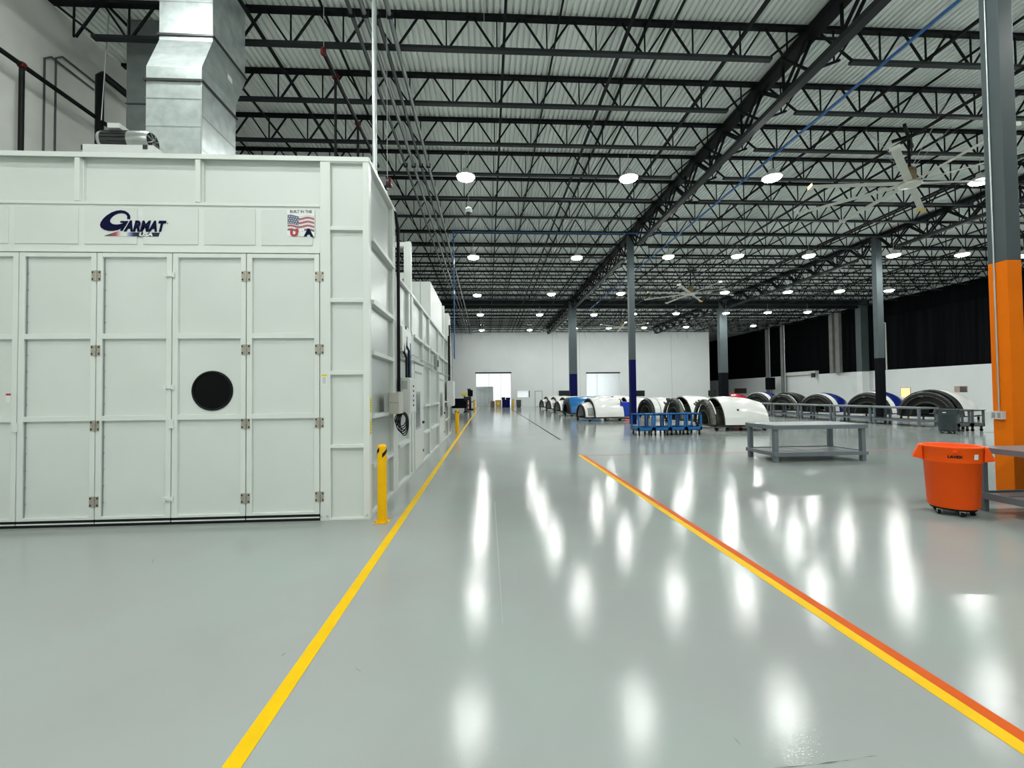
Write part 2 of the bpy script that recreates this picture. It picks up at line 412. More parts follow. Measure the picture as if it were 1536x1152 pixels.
for i, (y, w, lab) in enumerate(((43.8, .55, 'pale column pair against the dark upper wall'), (52.5, .4, 'pale column at the low wall beside a hanging black box'), (55.4, .5, 'pale pipe-flanked column at the low wall, deepest in the corner'))):
    t = thing('wall_column', lab, 'column', (36.55, y, 0))
    MB().box(-.15, .15, -w / 2, w / 2, 0 if i else 3.57, 9.9, 'column_pale').build('shaft', t)
    if i == 0: MB().box(-.15, .15, w / 2 + .35, w / 2 + .8, 3.57, 9.9, 'column_pale').build('shaft', t)
    else: MB().tube([(-.1, -w / 2 - .3, .1), (-.1, -w / 2 - .3, 9.8)], .06, 'conduit').build('pipe', t)
# conduit and socket on the orange column
t = thing('conduit_run', 'thin metal conduit with socket box on the orange column', 'conduit', (7.742, 6.25, 0))
MB().tube([(-.014, 0, 1.36), (-.014, 0, 10.2)], .011, 'conduit').build('pipe', t)
mb = MB().box(-.065, .004, -.075, .075, 1.24, 1.36, 'cabinet')
for yy in (-.035, .035): mb.box(-.068, -.064, yy - .022, yy + .022, 1.26, 1.34, 'grey_plate')
mb.build('socket_box', t, bevel=.004)
MB().tube([(0.05, 0.13, 1.3), (-.02, .02, 1.3)], .01, 'conduit').build('elbow', t)

# ------------------------------------------------------------------ roof steel
JZ0, JZ1 = 9.70, 10.46
def joist_parts(root, x0, x1, npan):
    L = x1 - x0; p = L / npan; b0, b1 = p * .85, L - p * .85
    MB().box(.1, L - .1, -.075, .075, JZ1 - .015, JZ1 + .06, 'roof_black').build('top_chord', root)
    MB().box(b0, b1, -.065, .065, JZ0 - .035, JZ0 + .035, 'chord_grey').build('bottom_chord', root)
    mb = MB()
    for i in range(npan):
        c = (i + .5) * p
        if i > 0: mb.beam((i * p + .04, 0, JZ1), (c - .04, 0, JZ0), .04, .04, 'roof_black')
        else: mb.beam((.15, 0, JZ1), (b0 + .1, 0, JZ0), .045, .045, 'roof_black')
        if i < npan - 1: mb.beam((c + .04, 0, JZ0), ((i + 1) * p - .04, 0, JZ1), .04, .04, 'roof_black')
        else: mb.beam((L - .15, 0, JZ1), (b1 - .1, 0, JZ0), .045, .045, 'roof_black')
        mb.beam((c, 0, JZ0), (c, 0, JZ1), .03, .03, 'roof_black')
    mb.build('web_lattice', root)
JY = [10.07 + 1.93 * k for k in range(-1, 25)]
BAYS = ((XL, X1, 15, 'the aisle bay'), (X1, X2, 12, 'the middle bay between girders'), (X2, XR + .6, 13, 'the outer bay towards the dark wall'))
for (a, b, npan, where) in BAYS:
    km = None
    for k, y in enumerate(JY):
        if abs(y - CY[2]) < .35: y += .5
        lab = 'black roof joist over %s, %s row back' % (where, ORD[k])
        if km is None:
            root = thing('roof_joist', lab, 'roof joist', (a, y, 0), group='roof joists over ' + where)
            joist_parts(root, a, b, npan); km = kid_map_of(root)
        else: dup(root, km, (a, y, 0), label=lab)
# girders along the column lines
def girder(x, y0, y1, label):
    t = thing('roof_girder', label, 'roof girder', (x, y0, 0))
    L = y1 - y0; n = max(2, round(L / 1.93)); p = L / n
    MB().box(-.17, .17, .18, L - .18, 10.25, 10.44, 'roof_black').build('top_chord', t)
    MB().box(-.11, .11, p * .7, L - p * .7, 9.36, 9.5, 'chord_grey').build('bottom_chord', t)
    mb = MB()
    for i in range(n):
        c = (i + .5) * p
        for s in (-.07, .07):
            mb.beam((s, max(i * p, .2), 10.28), (s, c, 9.45), .05, .07, 'roof_black'); mb.beam((s, c, 9.45), (s, min((i + 1) * p, L - .2), 10.28), .05, .07, 'roof_black')
        mb.beam((0, c, 9.45), (0, c, 10.28), .05, .05, 'roof_black')
        if 0 < i < n:   # knee braces to the joists
            for s in (-1, 1): mb.beam((s * .1, i * p, 9.5), (s * .75, i * p, 9.75), .05, .05, 'roof_black')
    mb.build('web_lattice', t)
for x, nm in ((X1, 'beside the aisle'), (X2, 'above the long tables')):
    for y0, y1, wh in ((6.22, 23.6, 'in its front span' if x > 8 else 'from the orange-based column inward'), (23.6, 40.5, 'in its middle span'), (40.5, YF, 'in its span up to the far wall')):
        girder(x, y0, y1, 'black lattice roof girder %s, %s' % (nm, wh))
mb = MB().box(XL, XR, 40.3, 40.7, 9.62, 9.66, 'roof_black').box(XL, XR, 40.3, 40.7, 10.38, 10.44, 'roof_black').box(XL, XR, 40.47, 40.53, 9.66, 10.38, 'chord_grey')
tag(mb.build('cross_beam'), 'deep solid black beam crossing the hall at the wide columns', 'beam', kind='thing')
# bridging bars, pipes and conduits along the roof
for i, (x, z, r) in enumerate(((-8.3, 10.38, .022), (-6.3, 9.75, .022), (-4.95, 9.76, .03), (-3.6, 10.38, .022), (.45, 9.76, .03), (1.75, 10.38, .022), (3.2, 9.76, .035), (3.85, 10.38, .03), (4.15, 9.8, .022), (5.85, 9.76, .035), (10.8, 9.76, .03), (12.6, 10.38, .025), (14.6, 9.76, .03), (16.8, 10.38, .025), (18.6, 9.76, .03), (20.4, 10.38, .025), (25.0, 9.76, .03), (28.0, 9.76, .03), (31.0, 9.76, .03), (34.0, 9.76, .03))):
    mb = MB().beam((x, 8.0, z), (x, 57, z), r * 2, r * 2, 'roof_black')
    tag(mb.build('bridging_bar'), 'thin black bracing bar lengthwise under the roof, %s from the concrete wall' % ORD[i], 'bracing bar', 'lengthwise roof bracing bars')
for i, (x, z, r, m) in enumerate(((-2.72, 9.55, .045, 'conduit_dark'), (-2.45, 9.55, .05, 'conduit_mid'), (-2.2, 9.55, .045, 'conduit_dark'), (-1.95, 9.55, .05, 'conduit_mid'))):
    mb = MB().tube([(x, 7.5, z), (x, 56.8, z)], r, m, 8)
    for y in range(9, 56, 6): mb.box(x - r - .02, x + r + .02, y, y + .05, z - r - .02, z + r + .02, 'roof_black')
    tag(mb.build('roof_conduit'), 'long conduit in the bundle above the booth, %s of four from the concrete wall' % ORD[i], 'conduit', 'conduit bundle above the booth')
tag(MB().tube([(9.4, 6.9, 9.4), (9.4, 40, 9.4)], .035, 'pipe_blue', 8).build('air_pipe'), 'long blue air pipe running lengthwise under the roof past the girder', 'pipe')
tag(MB().tube([(-1.66, 21.0, 9.5), (9.4, 21.0, 9.5)], .02, 'pipe_blue', 8).build('air_pipe'), 'thin blue air pipe crossing the aisle under the joists', 'pipe')
mb = MB().tube([(-1.56, 21.0, 9.5), (-1.56, 21.0, 3.4)], .03, 'pipe_blue', 8)
for z in (8.6, 7.9, 6.5): mb.lathe([(.05, z), (.05, z + .18)], 'conduit', 8, (-1.56, 21.0, 0))
tag(mb.build('air_pipe'), 'upright blue air pipe dropping from the roof behind the booths', 'pipe')
def branch(x, z, y0, y1, r, m, name, label):
    tag(MB().tube([(x, y0, z), (x, y1, z)], r, m, 8).build(name), label, 'pipe')
branch(13.2, 9.55, 8, 50, .05, 'pipe_black', 'sprinkler_pipe', 'black sprinkler pipe running lengthwise above the ceiling fans')
branch(18.0, 9.6, 8, 50, .05, 'pipe_black', 'sprinkler_pipe', 'black sprinkler pipe running lengthwise between the fans and the long tables')
branch(27.0, 9.6, 14, 56, .05, 'pipe_black', 'sprinkler_pipe', 'black sprinkler pipe running lengthwise along the outer bay')
# hanger wires in the aisle bay
for i, (x, y, z0) in enumerate(((-.55, 14.0, 7.7), (.0, 9.5, 9.75), (.35, 10.2, 9.75), (-2.0, 9.0, 5.4), (-3.23, 8.9, 8.7))):
    tag(MB().tube([(x, y, z0), (x, y, 10.5)], .006, 'wire', 5).build('hanger_wire'), ['thin pale wire holding a small white sensor over the aisle', 'thin pale wire hanging between joists over the aisle', 'thin pale wire hanging by the aisle, beside another wire', 'thin pale wire hanging down to the booth roof edge', 'thin pale wire holding the red-capped sprinkler pipe'][i], 'wire', 'ceiling hanger wires')
t = thing('ceiling_sensor', 'small white sensor hanging on a wire over the aisle', 'sensor', (-.55, 14.0, 7.52))
MB().lathe([(.10, 0), (.13, .06), (.09, .14), (.03, .18)], 'booth_white', 14).build('body', t)
MB().lathe([(.05, -.05), (.07, -.02), (.07, 0)], 'motor_dark', 12).build('lens', t)

# ------------------------------------------------------------------ high-bay lamps
ROWS = {1: [(-.65, 14.4), (4.77, 14.3), (9.6, 14.1), (17.05, 14.1), (21.8, 14.0), (25.4, 14.0), (29.0, 14.0)],
        2: [(-.68, 22.9), (4.77, 22.85), (9.6, 22.6), (13.25, 22.4), (17.1, 22.3), (21.65, 22.1), (25.3, 21.9), (28.93, 22.0)],
        3: [(-.68, 31.7), (4.65, 31.3), (9.65, 31.1), (17.15, 30.7), (21.75, 30.5), (25.4, 30.2), (28.95, 30.0)],
        4: [(-.6, 39.5), (4.77, 39.5), (9.75, 39.5), (13.3, 39.2), (17.2, 39.0), (21.75, 38.8), (25.5, 38.5), (29.1, 38.3)],
        5: [(-.6, 49.1), (4.78, 49.0), (9.7, 48.0), (13.4, 47.7), (17.3, 47.5), (21.85, 47.1), (25.4, 46.6), (29.0, 46.3)],
        0: [(-6.2, -2.6), (-3.5, -2.6), (-6.0, 6.7), (-3.0, 2.6), (4.77, 5.85), (10.9, 5.8), (13.3, 5.8), (17.1, 5.8), (-.65, -2.6), (4.77, -2.6), (9.6, -2.6)]}  # out-of-view lamps
LZ = 8.86
lamp = None
ROWN = {1: 'front row', 2: 'second row back', 3: 'third row back', 4: 'fourth row back', 5: 'fifth row back', 6: 'row along the far wall', 0: 'unseen row above the viewpoint'}
for r in (1, 2, 3, 4, 5, 0):
    for i, (x, y) in enumerate(ROWS[r]):
        lz = LZ
        if r == 5: x, y, lz = x * 1.068, y * 1.068, 9.35
        if r == 0 and y > 6: lz = 9.72  # unseen lamp added high over the booth to brighten the duct's sloped face
        lab = 'round lit high-bay lamp, %s, %s across from the booth' % (ROWN[r], ORD[i])
        if lamp is None:
            lamp = thing('high_bay_lamp', lab, 'ceiling lamp', (x, y, lz), group='high-bay lamps under the roof')
            MB().lathe([(.31, .0), (.31, .05), (.21, .12), (.12, .17), (.10, .27), (.03, .30)], 'lamp_housing', 20).build('housing', lamp)
            MB().lathe([(.28, -.002), (.265, -.04), (.18, -.08), (.02, -.095)], 'lamp_lens', 16).build('lens', lamp)
            MB().tube([(0, 0, .3), (0, 0, .80)], .008, 'wire', 6).build('hanger_rod', lamp)
            lkm = kid_map_of(lamp)
        else: dup(lamp, lkm, (x, y, lz), label=lab)
# ceiling panels of the bright rooms
for i, (x, y) in enumerate(((-2, 62), (2, 62), (6, 62), (13, 62), (17.5, 62))):
    o = MB().box(-.3, .3, -.6, .6, 0, .08, 'lamp_housing').build('room_lamp', None, loc=(x, y, 5.9)); tag(o, 'ceiling lamp of the bright room behind the far wall, %s across' % ORD[i], 'ceiling lamp', 'lamps of the rear room')
    mb = MB().box(-.27, .27, -.57, .57, -.01, -.002, 'room_lens'); mb.build('lens', o)

# ------------------------------------------------------------------ ceiling fans
def fan(loc, rz, label):
    t = thing('ceiling_fan', label, 'ceiling fan', loc, rz)
    MB().lathe([(.05, -.10), (.28, -.09), (.30, -.02), (.24, .03), (.1, .05)], 'fan_white', 20).build('hub', t)
    MB().lathe([(.14, .05), (.17, .1), (.17, .42), (.1, .5)], 'fan_motor', 14).box(.12, .32, -.1, .1, .12, .36, 'fan_motor').build('motor', t)
    MB().tube([(0, 0, .5), (0, 0, 1.5)], .04, 'roof_black', 8).build('downrod', t)
    mb = MB().beam((-.9, 0, 1.5), (.9, 0, 1.5), .08, .08, 'roof_black').beam((0, -.4, 1.5), (0, .4, 1.5), .08, .08, 'roof_black')
    mb.build('mount', t)
    for k in range(4):
        a = PI / 4 + k * PI / 2
        MB().tube([(.1 * math.cos(a), .1 * math.sin(a), .5), (1.3 * math.cos(a), 1.3 * math.sin(a), 1.75)], .008, 'wire', 5).build('guy_wire', t)
    for k in range(8):
        b = MB()
        n = 8; prof = [(-.10, 0), (-.06, .022), (.03, .026), (.09, .0), (.03, .004), (-.06, .004)]
        tilt = math.radians(10); ct, st = math.cos(tilt), math.sin(tilt)
        v = []
        for x in (.26, 3.05):
            for (yy, zz) in prof: v.append((x, yy * ct - zz * st, yy * st + zz * ct))
        f = [(i, (i + 1) % 6, 6 + (i + 1) % 6, 6 + i) for i in range(6)] + [tuple(range(6))[::-1], tuple(range(6, 12))]
        b.add(v, f, 'fan_white')
        o = b.build('blade', t); o.rotation_euler = (0, 0, k * PI / 4)
        w = MB().beam((3.05, -.12, -.02), (3.05, .12, .02), .012, .10, 'fan_yellow' if k in (0, 3) else 'fan_white').build('winglet', o)
fan((13.35, 13.0, 8.2), math.radians(39), 'huge eight-blade ceiling fan beside the orange-based column')
fan((13.45, 28.2, 8.2), math.radians(52), 'large white ceiling fan halfway down the hall')
fan((13.3, 42.8, 8.2), math.radians(35), 'small-looking white ceiling fan high in front of the far wall')

# ------------------------------------------------------------------ front paint booth
BY = 6.18; BX0, BX1 = -8.9, -1.63
booth = thing('paint_booth', 'tall white paint booth with folding doors and a round black window', 'paint booth', (0, 0, 0))
W, Pn = 'booth_white', 'booth_panel'
# folding door leaves
edges = [-7.25, -6.222, -5.234, -4.258, -3.284, -2.302]
zr = [(3.608, 3.664), (2.50, 2.57), (1.40, 1.468), (.09, .125)]
HZ = (3.351, 2.345, 1.337, .328)
for i in range(5):
    a, b = edges[i] + .006, edges[i + 1] - .006
    leaf = MB().box(a, a + .068, BY, BY + .06, .09, 3.664, W).box(b - .068, b, BY, BY + .06, .09, 3.664, W)
    for z0, z1 in zr: leaf.box(a + .068, b - .068, BY + .002, BY + .06, z0, z1, W)
    d = leaf.build('door', booth, bevel=.004)
    mb = MB()
    for z0, z1 in ((2.57, 3.608), (1.468, 2.50), (.125, 1.40)): mb.box(a + .068, b - .068, BY + .045, BY + .058, z0, z1, Pn)
    mb.build('door_panel', d)
    MB().box(a, b, BY + .005, BY + .05, .004, .086, 'black_rubber').box(a, b, BY + .001, BY + .0049, .038, .056, W).build('bottom_seal', d)
    comb = [(a + .069, .13)]                         # notched stiffener down one side
    for z in [.3 + .22 * q for q in range(15)]: comb += [(a + .073, z), (a + .080, z + .002), (a + .080, z + .018), (a + .073, z + .02)]
    comb.append((a + .069, 3.6))
    if i < 3: MB().prism(comb, 'y', BY + .02, BY + .044, 'seam').build('stiffener', d)
    if i in (1, 3, 4):
        for z in HZ:
            h = MB().box(b - .055, b - .004, BY - .008, BY - .0005, z - .07, z + .07, 'hinge_metal').box(b + .016, b + .062, BY - .008, BY - .0005, z - .07, z + .07, 'hinge_metal')
            h.tube([(b + .006, BY - .012, z - .07), (b + .006, BY - .012, z + .07)], .011, 'hinge_metal', 8)
            for sx in (-.04, .048):
                for sz in (-.045, .045): h.box(b + sx - .009, b + sx + .009, BY - .011, BY - .007, z + sz - .012, z + sz + .012, 'motor_dark')
            h.build('hinge', d)
    if i == 2:
        for z in (3.361, 1.841, .348):
            MB().box(b - .055, b + .05, BY - .022, BY - .001, z - .02, z + .02, W).box(b - .075, b - .045, BY - .04, BY - .001, z - .03, z + .022, W).box(b + .025, b + .045, BY - .03, BY - .001, z - .035, z + .035, W).build('latch', d, bevel=.003)
        MB().box(b - .015, b + .045, BY - .03, BY - .001, 1.29, 1.41, W).build('latch', d, bevel=.003)
    if i == 0: MB().box(b - .03, b + .03, BY - .025, BY - .001, 1.27, 1.39, W).build('latch', d, bevel=.003)
    if i == 0: MB().box(-6.40, -6.34, BY + .04, BY + .044, 1.66, 1.78, 'white_ink').box(-6.40, -6.34, BY + .0385, BY + .04, 1.755, 1.78, 'red_ink').build('warning_label', d)
    if i == 3:
        c = (-3.748, 1.79); ring = MB(); n = 40; R1, R0 = .272, .245
        v = []; f = []
        for k in range(n):
            ca, sa = math.cos(2 * PI * k / n), math.sin(2 * PI * k / n)
            v += [(c[0] + R1 * ca, BY + .030, c[1] + R1 * sa), (c[0] + R0 * ca, BY + .022, c[1] + R0 * sa), (c[0] + R1 * ca, BY + .046, c[1] + R1 * sa), (c[0] + R0 * ca, BY + .046, c[1] + R0 * sa)]
        for k in range(n):
            q = 4 * k; w = 4 * ((k + 1) % n); f += [(q, w, w + 1, q + 1), (q, q + 2, w + 2, w), (q + 1, w + 1, w + 3, q + 3)]
        ring.add(v, f, 'black_rubber', True)
        ring.add([(c[0] + .25 * math.cos(2 * PI * k / n), BY + .036, c[1] + .25 * math.sin(2 * PI * k / n)) for k in range(n)], [tuple(range(n))], 'black_glass')
        ring.build('round_window', d)['label'] = 'round black window in a rubber ring'
# booth body: header, upper panels, corner panel
mb = MB().box(BX0, edges[5], BY + .03, BY + .1, 3.69, 4.36, W).box(BX0, edges[5], BY - .001, BY + .03, 3.675, 3.70, W).box(BX0, edges[5], BY + .01, BY + .03, 4.33, 4.372, W)
xs = [-8.2, -7.25, -6.35, -5.46, -4.70, -3.9, -3.14, -2.37]
hd = mb.build('header_beam', booth, bevel=.003)
for i in range(len(xs) - 1): MB().box(xs[i] + .045, xs[i + 1] - .035, BY + .018, BY + .03, 3.79, 4.29, Pn).build('header_panel', hd, bevel=.003)
mb = MB().box(BX0, -2.302, BY + .09, BY + .1, 4.36, 5.0, Pn)
up = mb.build('upper_panel', booth)
for x in (-8.6, -7.1, -5.5, -3.93): MB().box(x - .035, x + .03, BY + .0, BY + .0895, 4.373, 4.96, W).box(x + .03, x + .045, BY + .05, BY + .0895, 4.373, 4.96, W).build('stud', up)
MB().box(BX0, BX1, BY - .012, BY + .12, 5.005, 5.03, W).box(BX0, BX1, BY - .012, BY - .002, 4.965, 5.005, W).build('top_flange', booth)
mb = MB().box(-2.296, -2.16, BY - .002, BY + .08, 0, 5.0, W).box(-1.715, BX1, BY - .002, BY + .08, 0, 5.0, W)
for z0, z1 in ((0, .03), (.984, 1.03), (1.992, 2.048), (2.999, 3.055), (4.004, 4.06), (4.95, 5.0)): mb.box(-2.16, -1.715, BY, BY + .08, z0, z1, W)
cp = mb.build('corner_frame', booth, bevel=.004)
for z0, z1 in ((.03, .984), (1.03, 1.992), (2.048, 2.999), (3.055, 4.004), (4.06, 4.95)): MB().box(-2.16, -1.715, BY + .055, BY + .075, z0, z1, Pn).build('corner_panel', cp)
mb = MB()
for x in (-2.28, -2.2, -1.67): mb.lathe([(.012, 0), (.012, .008)], 'grey_plate', 8, (x, BY - .012, .06))
mb.build('anchor_bolt', cp)
lb = MB().box(-2.275, -2.205, BY - .004, BY - .002, 1.86, 2.0, 'white_ink').box(-2.275, -2.205, BY - .005, BY - .004, 1.972, 2.0, 'label_yellow')
for k in range(5): lb.box(-2.265, -2.22 + .004 * (k % 2), BY - .005, BY - .004, 1.875 + k * .018, 1.881 + k * .018, 'grey_ink')
lb.build('caution_label', cp)['label'] = 'small white caution label with yellow header'
# booth side wall
def side_wall(name, parent, y0, y1, ztop, stiles, rails, rsets=None):
    mb = MB()
    for a, b in stiles: mb.box(BX1 - .07, BX1, a, b, 0, ztop, 'booth_white_shaded')
    mb.box(BX1 - .05, BX1 + .012, y0, y1, ztop - .06, ztop, 'booth_white_shaded').box(BX1 - .07, BX1 - .001, y0, y1, 0, .05, 'booth_white_shaded')
    fr = mb.build(name, parent, bevel=.003)
    for i in range(len(stiles) - 1):
        a, b = stiles[i][1], stiles[i + 1][0]
        if b - a < .02: continue
        zz = (rsets or {}).get(i, rails)
        if zz is None: continue
        for z in zz: MB().box(BX1 - .07, BX1 + .035, a, b, z - .03, z + .03, 'booth_white_shaded').build('rail', fr)
        z0 = .05
        for z in list(zz) + [ztop - .03]:
            MB().box(BX1 - .075, BX1 - .06, a, b, z0, z - .03, 'side_panel').build('side_panel', fr); z0 = z + .03
    return fr
R1s = [.71, 1.41, 2.31, 3.03, 3.93]
side_wall('side_frame', booth, BY, 7.95, 5.03, [(BY + .081, BY + .13), (7.72, 7.95)], R1s)
MB().box(BX0, BX1 - .06, BY + .1, 7.95, 4.97, 5.0, W).box(BX0, BX1 - .06, 7.93, 7.95, 0, 4.97, W).box(BX0, BX0 + .03, BY + .1, 7.93, 0, 4.97, W).build('roof_panel', booth)
yl = MB().box(BX1 - .001, BX1 + .003, 6.20, 6.28, 1.46, 1.68, 'label_yellow').box(BX1 - .001, BX1 + .003, 6.20, 6.28, 1.15, 1.37, 'label_yellow')
for zz in (1.46, 1.15):
    for k in range(5): yl.box(BX1 + .003, BX1 + .004, 6.21, 6.27, zz + .03 + .035 * k, zz + .042 + .035 * k, 'grey_ink')
yl.build('side_label', booth)['label'] = 'yellow warning labels on the booth corner'

# logo
LX0, LZ0, LW_ = -5.21, 3.898, .90
sc_ = LW_ / 1330.0                               # logo drawn in its own units
def lp(u, v_): return (LX0 + (u - 70) * sc_, LZ0 + (665 - v_) * sc_)
def lpl(u, v_, d=0): x, z = lp(u, v_); return (x, BY + .012 - d, z)
YA, YBk = BY + .011, BY + .0175
lg = MB()
outer = [(645, 320), (642, 250), (610, 200), (550, 158), (470, 143), (380, 155), (290, 190), (200, 250), (130, 320), (85, 390), (70, 450), (90, 500), (150, 540), (230, 563), (310, 562), (400, 545), (460, 520), (500, 470), (560, 400)]
inner = [(588, 320), (592, 270), (570, 232), (525, 208), (470, 202), (410, 212), (350, 240), (300, 280), (270, 320), (258, 355), (265, 385), (290, 412), (330, 430), (380, 434), (430, 430), (470, 420), (500, 412), (505, 408), (510, 402)]
lg.strip([lp(*p) for p in outer], [lp(*p) for p in inner], YA, YBk, 'navy_ink')
lg.prism([lp(*p) for p in ((470, 362), (610, 362), (500, 558), (455, 558), (530, 405), (452, 392))], 'y', YA - .001, YBk, 'navy_ink')
mcap = (570 - 368) * sc_
text_mesh(lg, 'ARMAT', mcap / .70, lambda u, v_, d: lpl(545 + u / sc_, 560 - v_ / sc_, d), 'navy_ink', shear=.32, bold=.010, sx=.735, space=1.09)
lo = lg.build('logo', booth); lo['label'] = 'dark navy company logo on the header'
st = MB().prism([lp(*p) for p in ((160, 660), (430, 560), (480, 590), (1215, 590), (1190, 668), (160, 668))], 'y', BY + .0135, YBk, 'stripe_print')
so = st.build('logo_stripe', booth); so['label'] = 'red white and navy stripe under the logo'
us = MB(); text_mesh(us, 'USA', (66 * sc_) / .70, lambda u, v_, d: lpl(815 + u / sc_, 661 - v_ / sc_, d), 'white_ink', shear=.2, bold=.003, sx=1.5)
text_mesh(us, '\u00ae', 30 * sc_, lambda u, v_, d: lpl(1355 + u / sc_, 412 - v_ / sc_, d), 'grey_ink')
us.build('logo_lettering', booth)
# flag sticker
FX0, FX1, FZ0, FZ1 = -2.745, -2.375, 3.915, 4.285
fl = MB().box(FX0, FX1, BY + .0135, BY + .0175, FZ0, FZ1, 'white_ink')
fw, fh = FX1 - FX0 - .01, .22; fz = FZ0 + .07
cols = ['flag_red', 'flag_white'] * 4
def wave(u): return .012 * math.sin(u * 9.5 + .6)
for k in range(8):
    pa = []; pb = []
    for j in range(13):
        u = j / 12; x = FX0 + .005 + fw * u
        pa.append((x, fz + fh * k / 8 + wave(u))); pb.append((x, fz + fh * (k + 1) / 8 + wave(u)))
    fl.strip(pa, pb, BY + .0125, BY + .0136, cols[k] if k else 'flag_brown')
fl.strip([(FX0 + .005 + fw * j / 12, fz + fh * .42 + wave(j / 12)) for j in range(6)], [(FX0 + .005 + fw * j / 12, fz + fh * 1.0 + wave(j / 12)) for j in range(6)], BY + .0115, BY + .0126, 'flag_blue')
for a in range(5):
    for b_ in range(4):
        x = FX0 + .02 + a * .031 + (.012 if b_ % 2 else 0); z = fz + fh * (.5 + b_ * .13) + wave((x - FX0) / fw)
        if x < FX0 + .15: fl.box(x - .005, x + .005, BY + .011, BY + .0116, z - .005, z + .005, 'white_ink')
def fp(u, v_, d): return (u, BY + .0105 - d, v_)
text_mesh(fl, 'BUILT IN THE', .052, lambda u, v_, d: fp((FX0 + FX1) / 2 + u, FZ1 - .042 + v_, d), 'grey_ink', bold=.0012, align='CENTER', sx=.95)
for ch, x, m in (('U', FX0 + .095, 'red_ink'), ('S', FX0 + .195, 'white_ink'), ('A', FX0 + .29, 'navy_ink')):
    text_mesh(fl, ch, .135, lambda u, v_, d: fp(x + u, FZ0 + .006 + v_, d), m, bold=.010, align='CENTER', sx=1.1)
fl.build('flag_sticker', booth)['label'] = 'flag sticker reading BUILT IN THE USA'

# ------------------------------------------------------------------ rear booth
rb = thing('paint_booth', 'lower white booth section with narrow doors behind the tall booth', 'paint booth', (0, 7.95, 0))
rb.location = (0, 0, 0)
st2 = [(7.96, 8.12), (9.27, 9.45), (9.60, 9.86), (11.2, 11.3), (12.5, 12.68), (14.8, 14.92), (16.55, 16.7), (18.2, 18.36), (19.75, 19.9)]
side_wall('side_frame', rb, 7.96, 19.9, 3.92, st2, [.72, 1.43, 3.02], {0: [.77, 2.43, 3.02], 1: [3.02], 2: [2.45, 3.02], 5: [2.45, 3.02]})
MB().box(BX0, BX1 - .06, 7.96, 19.9, 3.87, 3.9, W).box(BX0, BX1 - .06, 19.87, 19.9, 0, 3.87, W).build('roof_panel', rb)
for a, b in ((9.88, 11.18), (14.94, 16.53)):
    d = MB().box(BX1 - .04, BX1 + .012, a, b, .03, 2.41, 'booth_white_shaded').build('door', rb, bevel=.004)
    MB().box(BX1 + .012, BX1 + .016, a + .12, a + (b - a) * .62, .92, 1.78, 'grey_plate').box(BX1 + .014, BX1 + .018, a + .18, a + (b - a) * .55, .98, 1.72, 'screen_black').build('door_window', d)
    MB().box(BX1 + .012, BX1 + .06, b - .2, b - .12, 1.0, 1.06, 'motor_dark').box(BX1 + .012, BX1 + .03, b - .12, b - .06, .3, .36, 'motor_dark').build('door_handle', d)
    MB().box(BX1 + .012, BX1 + .03, a + .1, b - .3, 2.2, 2.24, 'grey_plate').build('door_closer', d)
mb = MB().tube([(BX1 + .05, 8.2, 2.44), (BX1 + .05, 19.8, 2.47)], .018, 'conduit', 8).tube([(BX1 + .05, 8.2, 2.56), (BX1 + .05, 14, 2.56)], .014, 'conduit', 8)
tag(mb.build('conduit_run'), 'slim metal conduit pair along the side of the lower booth', 'conduit')
for (y, zt, wx, lab) in ((9.62, 5.05, 1.6, 'white open steel frame standing on the lower booth roof'), (16.95, 5.12, 1.9, 'second white open steel frame, deeper on the booth roof')):
    t = thing('roof_frame', lab, 'steel frame', (0, y, 0))
    MB().box(BX1 - .12, BX1 - .012, 0, .14, 3.925, zt, W).box(BX1 - .17, BX1 - .12, .03, .11, 3.925, zt, W).build('post', t, bevel=.003)
    MB().box(BX1 - wx - .12, BX1 - wx, 0, .14, 3.925, zt, W).build('post', t, bevel=.003)
    MB().box(BX1 - wx, BX1 - .17, .02, .12, zt - .10, zt - .01, W).build('upper_arm', t)
    MB().box(BX1 - wx, BX1 - .17, .02, .12, zt - .80, zt - .68, W).build('lower_arm', t)
for (a, b, zt, lab) in ((13.0, 16.2, 5.04, 'big white plenum box on the lower booth roof'), (18.9, 19.85, 5.2, 'white plenum box at the deep end of the booth roof')):
    t = thing('plenum_box', lab, 'plenum box', (0, 0, 0))
    MB().box(BX1 - 2.2, BX1 - .02, a, b, 3.925, zt, W).build('casing', t, bevel=.006)
    MB().box(BX1 - .33, BX1 - .31, a - .004, a - .001, 3.94, zt - .02, 'seam').build('panel_joint', t)
# electrics on the booth side
t = thing('control_cabinet', 'tall pale control cabinet with buttons on the booth side', 'control cabinet', (-1.61, 8.05, 1.36))
MB().box(.0, .19, 0, .72, 0, .66, 'cabinet').build('body', t, bevel=.006)
MB().box(.19, .205, .02, .70, .02, .64, 'cabinet').build('door', t, bevel=.004)
for k in range(5): MB().tube([(.205, .36, .15 + k * .09), (.22, .36, .15 + k * .09)], .02, 'motor_dark', 10).build('button', t)
MB().box(.06, .16, -.002, 0, .45, .6, 'grey_plate').build('rating_plate', t)
t = thing('transformer_box', 'beige electrical box beside the hanging black cable coil', 'electrical box', (-1.6, 7.2, 1.4))
MB().box(.0, .17, .0, .36, .0, .35, 'cabinet_beige').build('body', t, bevel=.006)
MB().box(.012, .158, -.012, -.001, .19, .34, 'cabinet_beige').build('upper_cover', t, bevel=.003)
MB().box(.012, .158, -.012, -.001, .01, .17, 'cabinet_beige').build('lower_cover', t, bevel=.003)
MB().box(-.01, .01, -.26, -.02, .03, .34, 'grey_plate').build('side_plate', t)
mb = MB()
